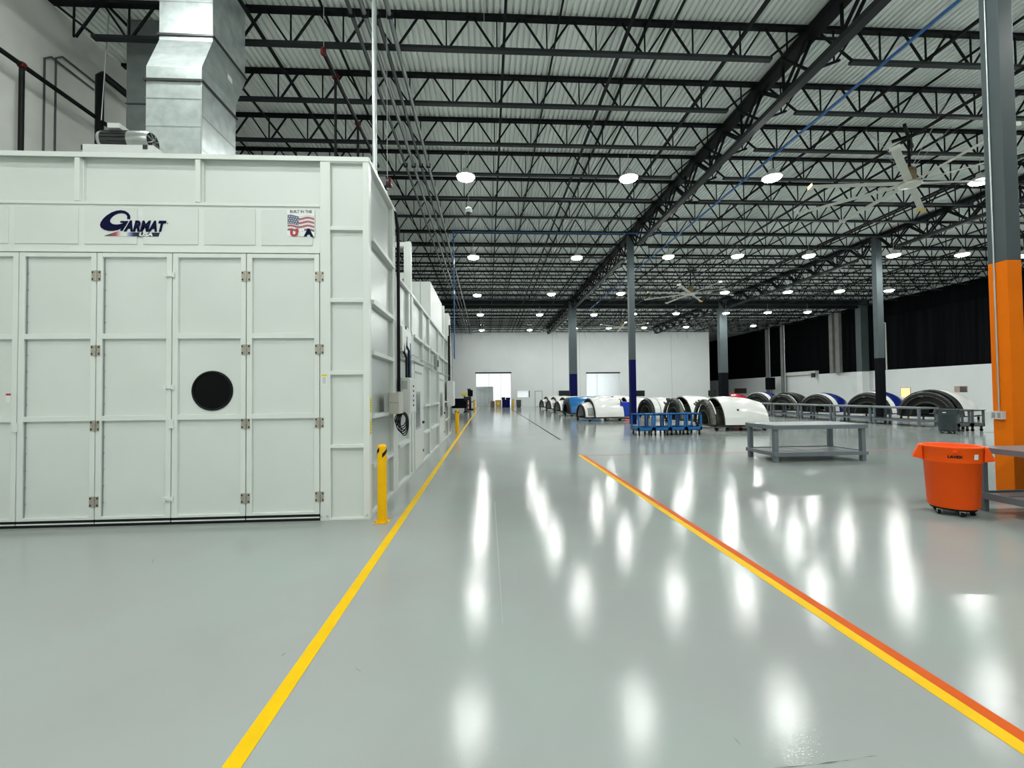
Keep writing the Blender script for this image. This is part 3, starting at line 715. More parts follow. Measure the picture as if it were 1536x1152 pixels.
for k in range(6):
    cx, cz, ra, rb_ = -1.49 + .018 * (k % 3), 1.28 - .016 * k, .095 - .012 * (k % 3), .11 + .018 * k
    mb.tube([(cx + ra * math.sin(a), 7.62 + .03 * k + .01 * math.sin(2 * a), cz + rb_ * math.cos(a)) for a in [2 * PI * j / 20 for j in range(21)]], .0095, 'black_rubber', 8, cap=False)
tag(mb.build('cable_coil'), 'coil of black cable hanging on the booth side', 'cable')
mb = MB().tube([(-1.59, 7.995, 1.77), (-1.59, 7.995, 4.7), (-1.62, 7.9, 4.95), (-1.8, 7.6, 5.12)], .03, 'pipe_black', 8)
tag(mb.build('cable_pipe'), 'upright black pipe down the booth side to the electrical box', 'pipe')
for k, (y, z1) in enumerate(((8.25, 2.5), (8.5, 2.65))):
    tag(MB().tube([(-1.5, y, 2.02), (-1.5, y, z1 - .1), (-1.56, y + .1, z1), (-1.6, y + .2, z1 + .4)], .022, 'black_rubber', 8).build('flexible_cable'), ['black flexible cable rising from the control cabinet front', 'black flexible cable rising from the control cabinet rear'][k], 'cable')
tag(MB().tube([(-1.57, 9.0, 2.02), (-1.57, 9.0, 2.75)], .025, 'pipe_blue', 8).build('air_pipe'), 'short blue pipe above the control cabinet', 'pipe')
t = thing('control_cabinet', 'white control cabinet at the deep end of the booth side', 'control cabinet', (-1.62, 17.6, 1.25))
MB().box(0, .24, 0, .9, 0, 1.0, 'cabinet').build('body', t, bevel=.006)
MB().box(.24, .255, .03, .87, .03, .97, 'cabinet').build('door', t, bevel=.004)
mb = MB()
for k in range(4): mb.tube([(-1.5, 17.7 + .2 * k, 1.2), (-1.5, 17.7 + .2 * k, .25 + .1 * k)], .025, 'pipe_black' if k % 2 else 'conduit', 6)
for k in range(2): mb.tube([(-1.57, 18.0 + .4 * k, 2.25), (-1.57, 18.0 + .4 * k, 4.1 + .5 * k)], .035, 'pipe_black', 6)
tag(mb.build('cable_run'), 'dark cables above and below the cabinet at the booth end', 'cable')
t = thing('disconnect_box', 'small grey switch box high on the lower booth side', 'switch box', (-1.61, 13.3, 2.45))
MB().box(0, .1, 0, .35, 0, .45, 'grey_plate').build('body', t, bevel=.004); MB().box(.1, .13, .12, .2, .1, .3, 'motor_dark').build('lever', t)
t = thing('junction_panel', 'flat white junction panel above the control cabinet', 'panel', (-1.61, 8.2, 2.52))
MB().box(0, .05, 0, .95, 0, .45, 'booth_white').build('plate', t, bevel=.004); MB().box(.05, .06, .4, .5, .28, .32, 'grey_plate').build('latch', t)

# bollards
def bollard(loc, r, label):
    t = thing('bollard', label, 'bollard', loc)
    MB().lathe([(r, .012), (r, 1.0), (r * .92, 1.025), (r * .5, 1.04), (.005, 1.045)], 'safety_yellow', 24).build('post', t)
    MB().box(-.1, .1, -.1, .1, 0, .012, 'safety_yellow').build('base_plate', t)
    for sx in (-.08, .08):
        for sy in (-.08, .08): MB().lathe([(.012, .012), (.012, .03)], 'grey_plate', 8, (sx, sy, 0)).build('anchor_bolt', t)
    n = 28; mb = MB()
    for k in range(3):                                   # slanted black warning stripes round the head
        v = []; a0 = k * 2 * PI / 3 + .8
        for j in range(9):
            a = a0 + 1.5 * j / 8; z = .90 + .085 * j / 8; rr = r + .0015
            v += [(rr * math.cos(a), rr * math.sin(a), z - .035), (rr * math.cos(a), rr * math.sin(a), z + .02)]
        mb.add(v, [(2 * j, 2 * j + 2, 2 * j + 3, 2 * j + 1) for j in range(8)], 'black_rubber', True)
    mb.build('warning_stripe', t)
bollard((-1.436, 6.06, 0), .063, 'yellow bollard with black striped head at the booth corner')
bollard((-1.36, 19.6, 0), .085, 'yellow bollard halfway along the yellow floor line')
bollard((-1.72, 56.6, 0), .11, 'yellow bollard beside the open far doorway on the booth side')
bollard((3.25, 56.6, 0), .11, 'yellow bollard beside the open far doorway on the window side')

# ------------------------------------------------------------------ booth roof: ducts, motor, sprinkler pipes
t = thing('exhaust_duct', 'large galvanized exhaust duct with an offset bend on the booth roof', 'duct', (0, 0, 0))
G = 'galvanized'
def duct_loft(secs, m):
    mb = MB(); v = []
    for (x0, x1, y0, y1, z) in secs: v += [(x0, y0, z), (x1, y0, z), (x1, y1, z), (x0, y1, z)]
    f = []
    for i in range(len(secs) - 1):
        for k in range(4): f.append((4 * i + k, 4 * i + (k + 1) % 4, 4 * i + 4 + (k + 1) % 4, 4 * i + 4 + k))
    return mb.add(v, f, m)
duct_loft([(-5.98, -5.03, 8.0, 9.06, 5.0), (-5.98, -5.03, 8.0, 9.06, 7.32)], G).build('lower_section', t, bevel=.004)
duct_loft([(-5.98, -5.03, 8.0, 9.06, 7.34), (-5.98, -5.03, 8.0, 9.06, 7.58), (-6.21, -5.22, 8.62, 9.75, 8.55), (-6.21, -5.22, 8.62, 9.75, 8.64)], G).build('offset_section', t, bevel=.004)
duct_loft([(-6.21, -5.22, 8.62, 9.75, 8.66), (-6.21, -5.22, 8.62, 9.75, 10.5)], G).build('upper_section', t, bevel=.004)
for (x0, x1, y0, y1, z) in ((-5.98, -5.03, 8.0, 9.06, 7.33), (-6.21, -5.22, 8.62, 9.75, 8.65)):
    mb = MB().box(x0 - .03, x1 + .03, y0 - .03, y0 - .001, z - .02, z + .02, 'motor_dark').box(x0 - .03, x1 + .03, y1 + .001, y1 + .03, z - .02, z + .02, 'motor_dark')
    mb.box(x0 - .03, x0 - .001, y0, y1, z - .02, z + .02, 'motor_dark').box(x1 + .001, x1 + .03, y0, y1, z - .02, z + .02, 'motor_dark').build('flange', t)
for z in (5.8, 6.5, 7.0): MB().box(-5.985, -5.025, 7.992, 7.999, z, z + .012, 'conduit').build('seam', t)
for z in (9.3, 9.9): MB().box(-6.215, -5.215, 8.612, 8.619, z, z + .012, 'conduit').build('seam', t)
for z in (5.6, 6.1, 6.7): MB().box(-5.029, -5.022, 8.02, 9.04, z, z + .03, 'conduit').build('seam', t)
MB().box(-5.04, -5.018, 7.988, 8.01, 5.0, 7.31, 'conduit').build('corner_seam', t)
MB().box(-5.10, -5.095, 8.9, 9.05, 8.03, 8.13, 'white_ink').build('duct_label', t)
MB().box(-5.03, -5.015, 7.985, 7.998, 5.75, 5.95, 'hinge_metal').build('access_latch', t)
t = thing('exhaust_duct', 'dim grey duct rising by the concrete wall behind the bright duct', 'duct', (0, 0, 0))
MB().box(-8.28, -7.55, 10.5, 11.4, 3.95, 10.5, 'galvanized_shaded').build('duct_body', t)
for z in (5.5, 7.0, 8.5): MB().box(-8.29, -7.54, 10.47, 10.499, z, z + .02, 'conduit_dark').build('seam', t)
t = thing('fan_motor', 'dark fan motor with a silver cowl lying on the booth roof', 'motor', (-5.22, 6.62, 5.03))
MB().box(-.46, .5, -.16, .26, 0, .27, 'cabinet').box(-.50, -.46, -.14, .24, .2, .27, 'motor_dark').box(.36, .42, -.17, -.16, .21, .27, 'motor_dark').build('base', t)
def xl(mb, prof, m, n=20, y=0.05, z=.43):
    v = []; f = []
    for x, r in prof:
        for k in range(n): v.append((x, y + r * math.cos(2 * PI * k / n), z + r * math.sin(2 * PI * k / n)))
    for i in range(len(prof) - 1):
        for k in range(n): f.append((i * n + k, i * n + (k + 1) % n, (i + 1) * n + (k + 1) % n, (i + 1) * n + k))
    mb.add(v, f, m, True); mb.add(v[:n], [tuple(range(n))], m); mb.add(v[-n:], [tuple(range(n))[::-1]], m); return mb
xl(MB(), [(-.38, .07), (-.36, .13), (-.31, .14)], 'grey_plate').build('end_bell', t)
mb = xl(MB(), [(-.31, .135), (.06, .135)], 'motor_dark')
for k in range(16):
    a = 2 * PI * k / 16; mb.beam((-.30, .05 + .143 * math.cos(a), .43 + .143 * math.sin(a)), (.05, .05 + .143 * math.cos(a), .43 + .143 * math.sin(a)), .01, .01, 'motor_dark')
mb.build('body', t)
xl(MB(), [(.06, .148), (.30, .148), (.34, .13)], 'motor_cowl').build('cowl', t)
gr = xl(MB(), [(.341, .125), (.346, .12)], 'black_rubber')
for k in range(8):
    a = 2 * PI * k / 8; gr.beam((.35, .05 + .02 * math.cos(a), .43 + .02 * math.sin(a)), (.35, .05 + .125 * math.cos(a + .5), .43 + .125 * math.sin(a + .5)), .008, .008, 'motor_cowl')
gr.build('fan_grille', t)
MB().box(-.2, -.03, -.08, .16, .56, .63, 'cabinet').build('terminal_box', t, bevel=.005)
for x in (-.24, .0): MB().box(x, x + .06, -.08, .18, .27, .31, 'cabinet').build('foot', t)
tag(MB().tube([(-8.7, 10.35, 8.02), (-8.56, 10.35, 10.5)], .012, 'wire', 6).build('hanger_wire'), 'pale rod hanging from the roof towards the pipe behind the fan motor', 'wire', 'ceiling hanger wires')
def sprinkler(name, label, pts, r, joints, m='pipe_black'):
    t = thing(name, label, 'pipe'); MB().tube(pts, r, m, 10).build('pipe', t)
    for p in joints: MB().lathe([(r + .008, -.05), (r + .016, -.045), (r + .016, .045), (r + .008, .05)], 'pipe_red', 12, p).box(p[0] - r - .03, p[0] + r + .03, p[1] - .025, p[1] + .025, p[2] - .02, p[2] + .02, 'pipe_red').build('coupling', t)
    return t
sprinkler('sprinkler_pipe', 'sloping-looking black sprinkler main along the concrete wall', [(-9.3, 7.6, 8.43), (-9.3, 12.2, 8.43)], .05, [(-9.3, 9.24, 8.43)])
sprinkler('sprinkler_pipe', 'short black sprinkler drop below the main on the concrete wall', [(-9.3, 9.24, 5.0), (-9.3, 9.24, 8.36)], .045, [])
sprinkler('sprinkler_pipe', 'thick black riser with an elbow at the end of the concrete wall', [(-9.25, 10.95, 3.9), (-9.25, 10.95, 9.45), (-9.25, 11.02, 9.55), (-9.25, 12.3, 9.57)], .085, [])
t = sprinkler('sprinkler_pipe', 'black sprinkler line with red couplings hanging over the booth', [(-3.22, 8.85, 8.6), (-3.22, 13.3, 8.6)], .045, [(-3.22, 9.55, 8.6), (-3.22, 11.2, 8.6)])
MB().lathe([(.03, -.08), (.055, -.05), (.055, .05), (.03, .08)], 'pipe_red', 12, (-3.22, 8.85, 8.6)).build('end_cap', t)
for y, yy in ((9.55, 'front'), (11.2, 'rear')): MB().tube([(-3.22, y, 5.0 if yy == 'front' else 3.9), (-3.22, y, 8.55)], .03, 'pipe_black', 8).build('drop_pipe', t)
tag(MB().tube([(-1.68, 6.72, 5.03), (-1.68, 6.72, 10.5)], .038, 'conduit', 12).lathe([(.05, 7.9), (.05, 7.95)], 'conduit', 12, (-1.68, 6.72, 0)).build('conduit_run'), 'bright galvanized conduit rising from the booth corner to the roof', 'conduit')
t = thing('fire_bell', 'dark round alarm bell with a red rim at the booth roof edge', 'alarm bell', (-1.75, 7.6, 5.03))
MB().tube([(.02, 0, 0), (.02, 0, .3)], .02, 'pipe_black', 8).box(-.12, .05, -.08, .1, .24, .4, 'motor_dark').build('bracket', t)
xl(MB(), [(.05, .085), (.10, .085)], 'motor_dark', 16, 0, .33).build('gong', t)
xl(MB(), [(.10, .09), (.125, .085), (.135, .05)], 'pipe_red', 16, 0, .33).build('bell_rim', t)
for i, (x, y, z0, z1) in enumerate(((-9.6, 7.9, 4.5, 9.6), (-9.6, 10.0, 4.5, 9.3), (-9.6, 10.25, 4.5, 9.5))):
    tag(MB().tube([(x, y, z0), (x, y, z1 - .15), (x, y + .15, z1), (x, y + 1.2, z1)], .02, 'conduit_dark', 6).build('wall_conduit'), 'thin grey conduit climbing the concrete wall, %s of three from its near end' % ORD[i], 'conduit', 'conduits on the concrete wall')

# ------------------------------------------------------------------ tables
def table(name, label, loc, rz, w, d, h, leg, mtop, mleg, shelf=.2, slats=5, th=.075, group=None, overhang=.03):
    t = thing(name, label, 'table', loc, rz, group)
    MB().box(-overhang, w + overhang, -overhang, d + overhang, h - .012, h, mtop).build('table_top', t, bevel=.003)
    fr = MB().box(-overhang, w + overhang, -overhang, -overhang + .03, h - th, h - .012, mleg).box(-overhang, w + overhang, d + overhang - .03, d + overhang, h - th, h - .012, mleg)
    fr.box(-overhang, -overhang + .03, 0, d, h - th, h - .012, mleg).box(w + overhang - .03, w + overhang, 0, d, h - th, h - .012, mleg).build('apron', t)
    for x in (0, w - leg):
        for y in (0, d - leg): MB().box(x, x + leg, y, y + leg, 0, h - .012, mleg).build('leg', t, bevel=.004)
    s = MB().box(-.03, w + .03, -.03, -.002, shelf - .045, shelf + .045, mleg).box(-.03, w + .03, d + .002, d + .03, shelf - .045, shelf + .045, mleg)
    s.box(-.03, -.002, -.002, d + .002, shelf - .045, shelf + .045, mleg).box(w + .002, w + .03, -.002, d + .002, shelf - .045, shelf + .045, mleg)
    sf = s.build('shelf_frame', t)
    mb = MB(); step = (d - .1) / slats
    for k in range(slats): mb.box(0, w, .05 + k * step + .02, .05 + (k + 1) * step - .02, shelf + .0, shelf + .03, mleg)
    mb.build('shelf_slat', sf)
    return t
table('workbench', 'large low grey steel workbench standing alone in the open floor', (6.78, 10.1, 0), 0, 2.27, 1.1, .89, .1, 'table_top', 'table_grey', th=.10)
table('workbench', 'taupe workbench with slatted shelf beside the orange bin', (6.88, 3.5, 0), 0, 1.6, 2.35, .89, .07, 'table_taupe', 'table_grey', shelf=.22, slats=9)
# long row of grey tables
pts = [(20.9, 19.2), (20.75, 21.9), (20.35, 24.3), (19.95, 26.5), (19.75, 28.7), (19.7, 31.2)]
rown = ['beside the dark grey bin', 'by the black-based column', 'in the middle of the row, in front of the blue-backed cowl', 'in the middle of the row, in front of the white-ringed cowl', 'second from the red cowl end of the row', 'at the red cowl end of the row']
for i in range(6):
    y0 = 19.1 + i * 2.42; x0 = 20.6 - i * .14
    table('long_table', 'long grey steel table %s' % rown[i], (x0, y0, 0), math.radians(90 + 2.5), 2.3, .95, .88, .09, 'table_top', 'table_grey', shelf=.25, slats=3, group='row of long grey tables')

# ------------------------------------------------------------------ bins
def bin_(loc, label, m, txt=True, rz=0):
    t = thing('waste_bin', label, 'bin', loc, rz)
    b = MB(); n = 40
    prof = [(.248, .105), (.264, .125), (.290, .71), (.300, .715), (.303, .735), (.312, .90), (.328, .915), (.328, .935), (.312, .938), (.300, .93), (.284, .72), (.24, .14), (.01, .135)]
    b.lathe(prof, m, n, cap=False); b.lathe([(.248, .105), (.01, .105)], m, n, cap=False)
    b.build('body', t)
    for s in (-1, 1):     # flared handles
        h = MB()
        v = [(s * .30, -.12, .915), (s * .30, .12, .915), (s * .405, -.085, .755), (s * .405, .085, .755), (s * .295, -.11, .73), (s * .295, .11, .73), (s * .335, -.105, .93), (s * .335, .105, .93)]
        h.add(v, [(6, 7, 3, 2), (2, 3, 5, 4), (0, 6, 2, 4), (1, 5, 3, 7), (0, 1, 7, 6), (0, 4, 5, 1)], m)
        h.build('handle', t, bevel=.008)
    MB().lathe([(.025, 0), (.025, .03)], m, 12, (0, -.318, .865)).build('rim_tab', t)
    d = thing('bin_dolly', label.split(' on ')[0].replace('bin', 'bin dolly') + ' under the bin', 'dolly', loc, rz)
    d['label'] = 'round black five-caster dolly under the %s' % ('orange bin' if txt else 'dark grey bin')
    MB().lathe([(.20, .075), (.236, .08), (.236, .100), (.22, .104)], 'black_rubber', 24).build('platform', d)
    for k in range(5):
        a = -PI / 2 + .35 + 2 * PI * k / 5; x, y = .19 * math.cos(a), .19 * math.sin(a)
        c = MB().tube([(x - .016 * math.sin(a + .8), y + .016 * math.cos(a + .8), .036), (x + .016 * math.sin(a + .8), y - .016 * math.cos(a + .8), .036)], .036, 'black_rubber', 14).build('caster', d)
        MB().box(x - .03, x + .03, y - .03, y + .03, .066, .078, 'caster_metal').box(x - .026, x - .02, y - .02, y + .02, .03, .07, 'caster_metal').box(x + .02, x + .026, y - .02, y + .02, .03, .07, 'caster_metal').build('fork', c)
    if txt:
        # lettering and barcode sticker wrapped on the band
        lb = MB(); size = .048
        def wrap(u, z, dd=0, a0=-PI / 2, r=.3115):
            a = a0 + u / r; rr = r - .004 + (z - .73) * .05 + dd; return (rr * math.cos(a), rr * math.sin(a), z)
        text_mesh(lb, 'LAVEX', size, lambda u, v_, d_: wrap(u, .79 + v_, .001 + d_), 'black_rubber', bold=.002, align='CENTER', sx=1.0)
        lb.build('lettering', t)['label'] = 'dark lettering on the orange band'
        sk = MB(); uu = .225
        sk.add([wrap(uu + du, z, .0015) for z in (.775, .845) for du in (-.028, -.014, 0, .014, .028)], [(i, i + 1, i + 6, i + 5) for i in range(4)], 'white_ink')
        sk.build('sticker', t)['label'] = 'small white sticker'
    else:
        MB().box(-.16, -.06, -.322, -.312, .80, .83, 'white_ink').build('sticker', t)
bin_((6.35, 5.72, 0), 'bright orange round waste bin on a black dolly', 'bin_orange', True, math.radians(-42))
bin_((17.75, 16.1, 0), 'dark grey round waste bin by the end of the long tables', 'bin_grey', False, math.radians(-42))

# ------------------------------------------------------------------ carts
def cart(loc, rz, m, label, group, w=.62, d=.85, h=.86):
    t = thing('shop_cart', label, 'cart', loc, rz, group)
    tr = MB().box(0, w, 0, d, h - .05, h - .03, m)
    for z in (h,): tr.box(0, w, 0, .02, h - .05, h, m).box(0, w, d - .02, d, h - .05, h, m).box(0, .02, 0, d, h - .05, h, m).box(w - .02, w, 0, d, h - .05, h, m)
    tr.build('top_tray', t)
    MB().box(0, w, 0, d, .2, .22, m).box(0, w, 0, .02, .2, .33, m).box(0, w, d - .02, d, .2, .33, m).box(0, .02, 0, d, .2, .33, m).box(w - .02, w, 0, d, .2, .33, m).build('bottom_tray', t)
    for x in (0, w - .06):
        for y in (0, d - .06): MB().box(x, x + .06, y, y + .06, .2, h - .05, m).build('leg', t)
    MB().tube([(w / 2 - .2, -.001, h - .02), (w / 2 - .2, -.09, h - .0), (w / 2 + .2, -.09, h - .0), (w / 2 + .2, -.001, h - .02)], .012, m, 8).build('handle', t)
    for x in (.07, w - .07):
        for y in (.08, d - .08):
            c = MB().tube([(x - .018, y, .06), (x + .018, y, .06)], .06, 'black_rubber', 12).build('caster', t)
            MB().box(x - .03, x + .03, y - .03, y + .03, .12, .2, 'motor_dark').build('fork', c)
    return t
cl = ['at the aisle end of the row', 'second from the aisle end', 'third from the aisle end', 'at the cowl end of the row']
for i in range(4): cart((5.86 + i * .66, 16.95 + .02 * i, 0), 0, 'blue_cart', 'bright blue two-tray shop cart, %s' % cl[i], 'row of blue shop carts')
for i in range(2): cart((18.78 + i * .6, 16.6, 0), 0, 'dark_cart', ['dark grey two-tray shop cart next to the dark grey bin', 'dark grey two-tray shop cart next to the orange-based column'][i], 'dark grey shop carts', w=.52)

# ------------------------------------------------------------------ engine cowls
def dolly(loc, rz, L, R, label):
    t = thing('cowl_stand', label, 'wheeled stand', loc, rz)
    h = .26
    mb = MB().box(.1, L - .1, -R * .86, -R * .86 + .1, h - .08, h, 'cowl_dark').box(.1, L - .1, R * .86 - .1, R * .86, h - .08, h, 'cowl_dark')
    for x in (.15, L * .5, L - .25): mb.box(x, x + .1, -R * .8, R * .8, h - .09, h - .02, 'cowl_dark')
    mb.build('frame', t)
    for x in (.2, L - .25):
        for y in (-R * .84, R * .84):
            c = MB().tube([(x, y - .03, .08), (x, y + .03, .08)], .08, 'black_rubber', 12).build('caster', t)
            MB().box(x - .05, x + .05, y - .04, y + .04, .16, .18, 'caster_metal').build('fork', c)
def cowl_open(loc, rz, L, R, skin, label, slabel, ring_skin=None):
    """half barrel standing arch-up: ribbed ring and dark inner barrel at the open end, painted sleeve behind."""
    t = thing('engine_cowl', label, 'engine cowl', loc, rz); zc = .27
    a0, a1 = .0, PI
    s0 = .52 if not ring_skin else .62
    MB().shell([(s0, R * .97), (s0 + .25, R), (L * .55, R * .99), (L * .8, R * .92), (L, R * .80)], a0, a1, .03, skin, 24, zc).build('outer_sleeve', t)
    MB().shell([(s0 - .02, R * .935), (L * .5, R * .93), (L - .05, R * .74)], a0, a1, .03, 'cowl_olive', 20, zc).build('sleeve_liner', t)
    MB().shell([(.0, R * .86), (.06, R * .90), (.16, R * .90)], a0, a1, .13, 'cowl_metal' if not ring_skin else 'cowl_dark', 28, zc).build('front_ring', t)
    if ring_skin: MB().shell([(.18, R * .955), (s0 - .06, R * .985)], a0, a1, .035, ring_skin, 24, zc).build('painted_band', t)
    for k in range(2):
        a = PI * (k + .5) / 2; c, s = math.cos(a), math.sin(a)
        MB().beam((.17, R * .84 * c, zc + R * .84 * s), (s0 + .05, R * .90 * c, zc + R * .90 * s), .05, .03, 'cowl_dark').build('rib', t)
    for k in range(0 if ring_skin else 6):
        a = PI * (.30 + .5 * k / 5) + random.uniform(-.07, .07); c, s = math.cos(a), math.sin(a); rr = R * (.88 + .06 * random.random()); a2 = a + random.uniform(-.12, .12)
        MB().beam((-.03, R * .80 * c, zc + R * .80 * s), (-.06 - .05 * random.random(), rr * math.cos(a2), zc + rr * math.sin(a2)), .05 + .12 * random.random(), .05, 'cowl_metal').build('bracket', t)
    for k in range(3):
        a = PI * (.3 + .2 * k + random.uniform(-.05, .05)); c, s = math.cos(a), math.sin(a)
        MB().tube([(.02, R * .74 * math.cos(a + .35 * q - .35), zc + R * .74 * math.sin(a + .35 * q - .35)) for q in (0, .5, 1, 1.5, 2)], .025, 'cowl_metal', 6).build('hose', t)
    MB().box(.05, .12, R * .1, R * .22, zc + R * .70, zc + R * .80, 'white_ink').build('actuator', t)
    MB().shell([(.22, R * .84), (.26, R * .84)], a0, a1, R * .34, 'cowl_dark', 22, zc).build('mouth_shade_sheet', t)  # dark sheet added so the open mouth looks shaded
    MB().shell([(.05, R * .50), (.5, R * .56), (L * .7, R * .5)], a0, a1, .04, 'cowl_olive', 20, zc).build('inner_barrel', t)
    MB().shell([(L - .12, R * .77), (L - .08, R * .77)], a0, a1, R * .76, 'cowl_dark', 16, zc).build('rear_shade_sheet', t)  # dark disc added to hide the bright wall and keep the mouth shaded
    MB().box(.15, L * .9, -R * .97, -R * .5, zc - .05, zc - .003, 'cowl_dark').box(.15, L * .9, R * .5, R * .97, zc - .05, zc - .003, 'cowl_dark').build('edge_beam', t)
    if not ring_skin:
        MB().shell([(.17, R * .915), (.2, R * .925)], PI * .62, PI * .86, .05, 'white_ink', 10, zc).build('seal_strip', t)
        MB().lathe([(.05, 0), (.05, .01)], 'cowl_dark', 12, (0, 0, 0)).build('drain_port', t).matrix_local = Matrix.Translation((L * .45, -R * .995 * math.cos(.55), zc + R * .995 * math.sin(.55))) @ Matrix.Rotation(PI / 2 - .55, 4, 'X')
    dolly(loc, rz, L, R, slabel)
def cowl_nose(loc, rz, L, R, skin, label, slabel, notch=True):
    """half barrel seen from its side: narrow dark lip and notched band at one end, painted shell behind."""
    t = thing('engine_cowl', label, 'engine cowl', loc, rz); zc = .27
    MB().shell([(.55 if notch else .12, R * .93), (.7, R * .97), (L * .7, R), (L, R * .96)], 0, PI, .04, skin, 24, zc).build('outer_sleeve', t)
    MB().shell([(.5 if notch else .02, R * .90), (L, R * .92)], 0, PI, .03, 'cowl_dark', 20, zc).build('sleeve_liner', t)
    MB().shell([(.56, R * .88), (.60, R * .88)], 0, PI, R * .80, 'cowl_dark', 20, zc).build('mouth_shade_sheet', t)  # dark sheet added so the sleeve mouth looks shaded
    if notch:
        MB().shell([(.0, R * .62), (.14, R * .68), (.54, R * .74)], 0, PI, .04, skin, 22, zc).build('nose_band', t)
        MB().shell([(.18, R * .705), (.53, R * .755)], PI * 1.0 - .12 - .55, PI - .10, .015, 'cascade_grey', 10, zc).build('cascade_panel', t)
        MB().shell([(.18, R * .705), (.53, R * .755)], .10, .67, .015, 'cascade_grey', 10, zc).build('cascade_panel', t)
    MB().shell([(-.03, R * .58), (.0, R * .64 if notch else R * .9), (.1, R * .64 if notch else R * .88)], 0, PI, .06, 'cowl_dark', 20, zc).build('lip_ring', t)
    mb = MB()
    for k in range(10): mb.box(.6 + k * (L - .7) / 10, .6 + (k + .7) * (L - .7) / 10, -R * .95, -R * .86, zc - .09, zc - .003, 'cowl_olive').box(.6 + k * (L - .7) / 10, .6 + (k + .7) * (L - .7) / 10, R * .86, R * .95, zc - .09, zc - .003, 'cowl_olive')
    mb.build('edge_bracket', t)
    dolly(loc, rz, L, R, slabel)
# row along the aisle
cowl_nose((5.70, 26.9, 0), math.radians(9), 2.35, 1.2, 'cowl_white', 'white engine cowl with grey notch panel, first beside the aisle', 'dark wheeled stand under the first white cowl of the aisle row')
cowl_nose((5.85, 32.8, 0), math.radians(4), 2.4, 1.2, 'cowl_blue', 'glossy blue engine cowl standing in the aisle row', 'dark wheeled stand under the glossy blue cowl', notch=False)
cowl_nose((5.9, 37.4, 0), math.radians(12), 2.4, 1.2, 'cowl_white', 'white engine cowl right behind the blue one', 'dark wheeled stand under the white cowl behind the blue one')
cowl_nose((5.95, 43.1, 0), math.radians(12), 2.4, 1.2, 'cowl_white', 'white engine cowl, second behind the blue one', 'dark wheeled stand under the second white cowl behind the blue one')
cowl_nose((5.95, 48.7, 0), math.radians(12), 2.4, 1.2, 'cowl_white', 'white engine cowl at the deep end of the aisle row', 'dark wheeled stand under the deepest white cowl of the aisle row')
# second row with open ends
cowl_open((9.75, 19.6, 0), math.radians(-4), 2.5, 1.22, 'cowl_white', 'open-ended cowl with ribbed ring and white sleeve in front of the black-based column', 'dark wheeled stand under the ribbed cowl beside the steel workbench')
cowl_open((10.1, 23.7, 0), math.radians(4), 2.5, 1.24, 'cowl_white', 'open-ended olive-lined cowl behind the blue carts', 'dark wheeled stand under the olive-lined cowl behind the blue carts')
cowl_open((10.6, 29.3, 0), math.radians(10), 2.3, 1.12, 'cowl_white', 'white cowl with a dark arch mouth beside the navy-based column', 'dark wheeled stand under the dark-mouthed white cowl', ring_skin='cowl_white')
cowl_open((9.6, 32.3, 0), 0, 2.3, 1.15, 'cowl_white', 'white cowl half hidden by the slim navy-based column', 'dark wheeled stand under the half-hidden white cowl')
cowl_open((9.7, 35.6, 0), math.radians(0), 2.4, 1.22, 'cowl_white', 'open olive cowl behind the blue-wrapped rack', 'dark wheeled stand under the open olive cowl')
cowl_nose((9.8, 42.6, 0), 0, 2.3, 1.2, 'cowl_white', 'white cowl behind the blue cowl, below the second far opening', 'dark wheeled stand below the second far opening')
cowl_open((9.2, 39.0, 0), math.radians(15), 1.4, .95, 'cowl_white', 'small open cowl peeking over the white one at the aisle', 'dark wheeled stand under the small peeking cowl')
# blue wrapped rack next to the first aisle cowl
t = thing('parts_rack', 'narrow rack wrapped in bright blue sheeting beside the first white cowl', 'rack', (8.35, 26.6, 0))
MB().box(-.3, .25, -.3, .3, .25, 1.15, 'tarp_blue').build('blue_wrap', t, bevel=.05)
MB().box(-.33, -.28, -.33, -.28, 0, 1.25, 'cowl_dark').box(.24, .29, -.33, -.28, 0, 1.25, 'cowl_dark').box(-.33, .29, -.33, .33, .12, .18, 'cowl_dark').build('rack_frame', t)
mb = MB()
for k in range(5): mb.beam((-.25 + k * .1, -.31, .35), (-.2 + k * .1, -.31, .95 - .06 * (k % 3)), .03, .02, 'cowl_blue')
mb.build('wrap_fold', t)
t = thing('red_container', 'small red container behind the navy-based column', 'container', (9.95, 31.2, 0))
MB().lathe([(.2, 0), (.2, .8), (.12, .9), (.05, .95)], 'cowl_red', 14).build('body', t); MB().lathe([(.05, .95), (.05, 1.02)], 'cowl_dark', 10).build('cap', t)
# wall row behind the long tables
RZ = math.radians(22)
cowl_open((24.3, 23.2, 0), math.radians(20), 2.8, 1.45, 'cowl_white', 'large dark-mouthed cowl with white sleeve behind the dark grey bin', 'dark wheeled stand under the large cowl behind the dark grey bin', ring_skin='cowl_dark')
cowl_open((24.2, 26.9, 0), RZ, 2.6, 1.38, 'cowl_navy', 'dark cowl with white band and navy sleeve behind the black-based slim column', 'dark wheeled stand under the navy cowl at the slim column', ring_skin='cowl_white')
cowl_open((23.2, 30.0, 0), RZ, 2.3, 1.28, 'cowl_navy', 'dark cowl with white band and navy sleeve, second along from the slim column', 'dark wheeled stand under the second navy cowl', ring_skin='cowl_white')
cowl_open((23.0, 33.4, 0), RZ, 2.2, 1.35, 'cowl_dark', 'all-dark open cowl with a pale patch inside, between navy cowls', 'dark wheeled stand under the all-dark cowl')
cowl_open((23.2, 37.0, 0), RZ, 2.2, 1.4, 'cowl_navy', 'dark cowl with white band and navy sleeve next to the red cowl', 'dark wheeled stand under the navy cowl next to the red one', ring_skin='cowl_white')
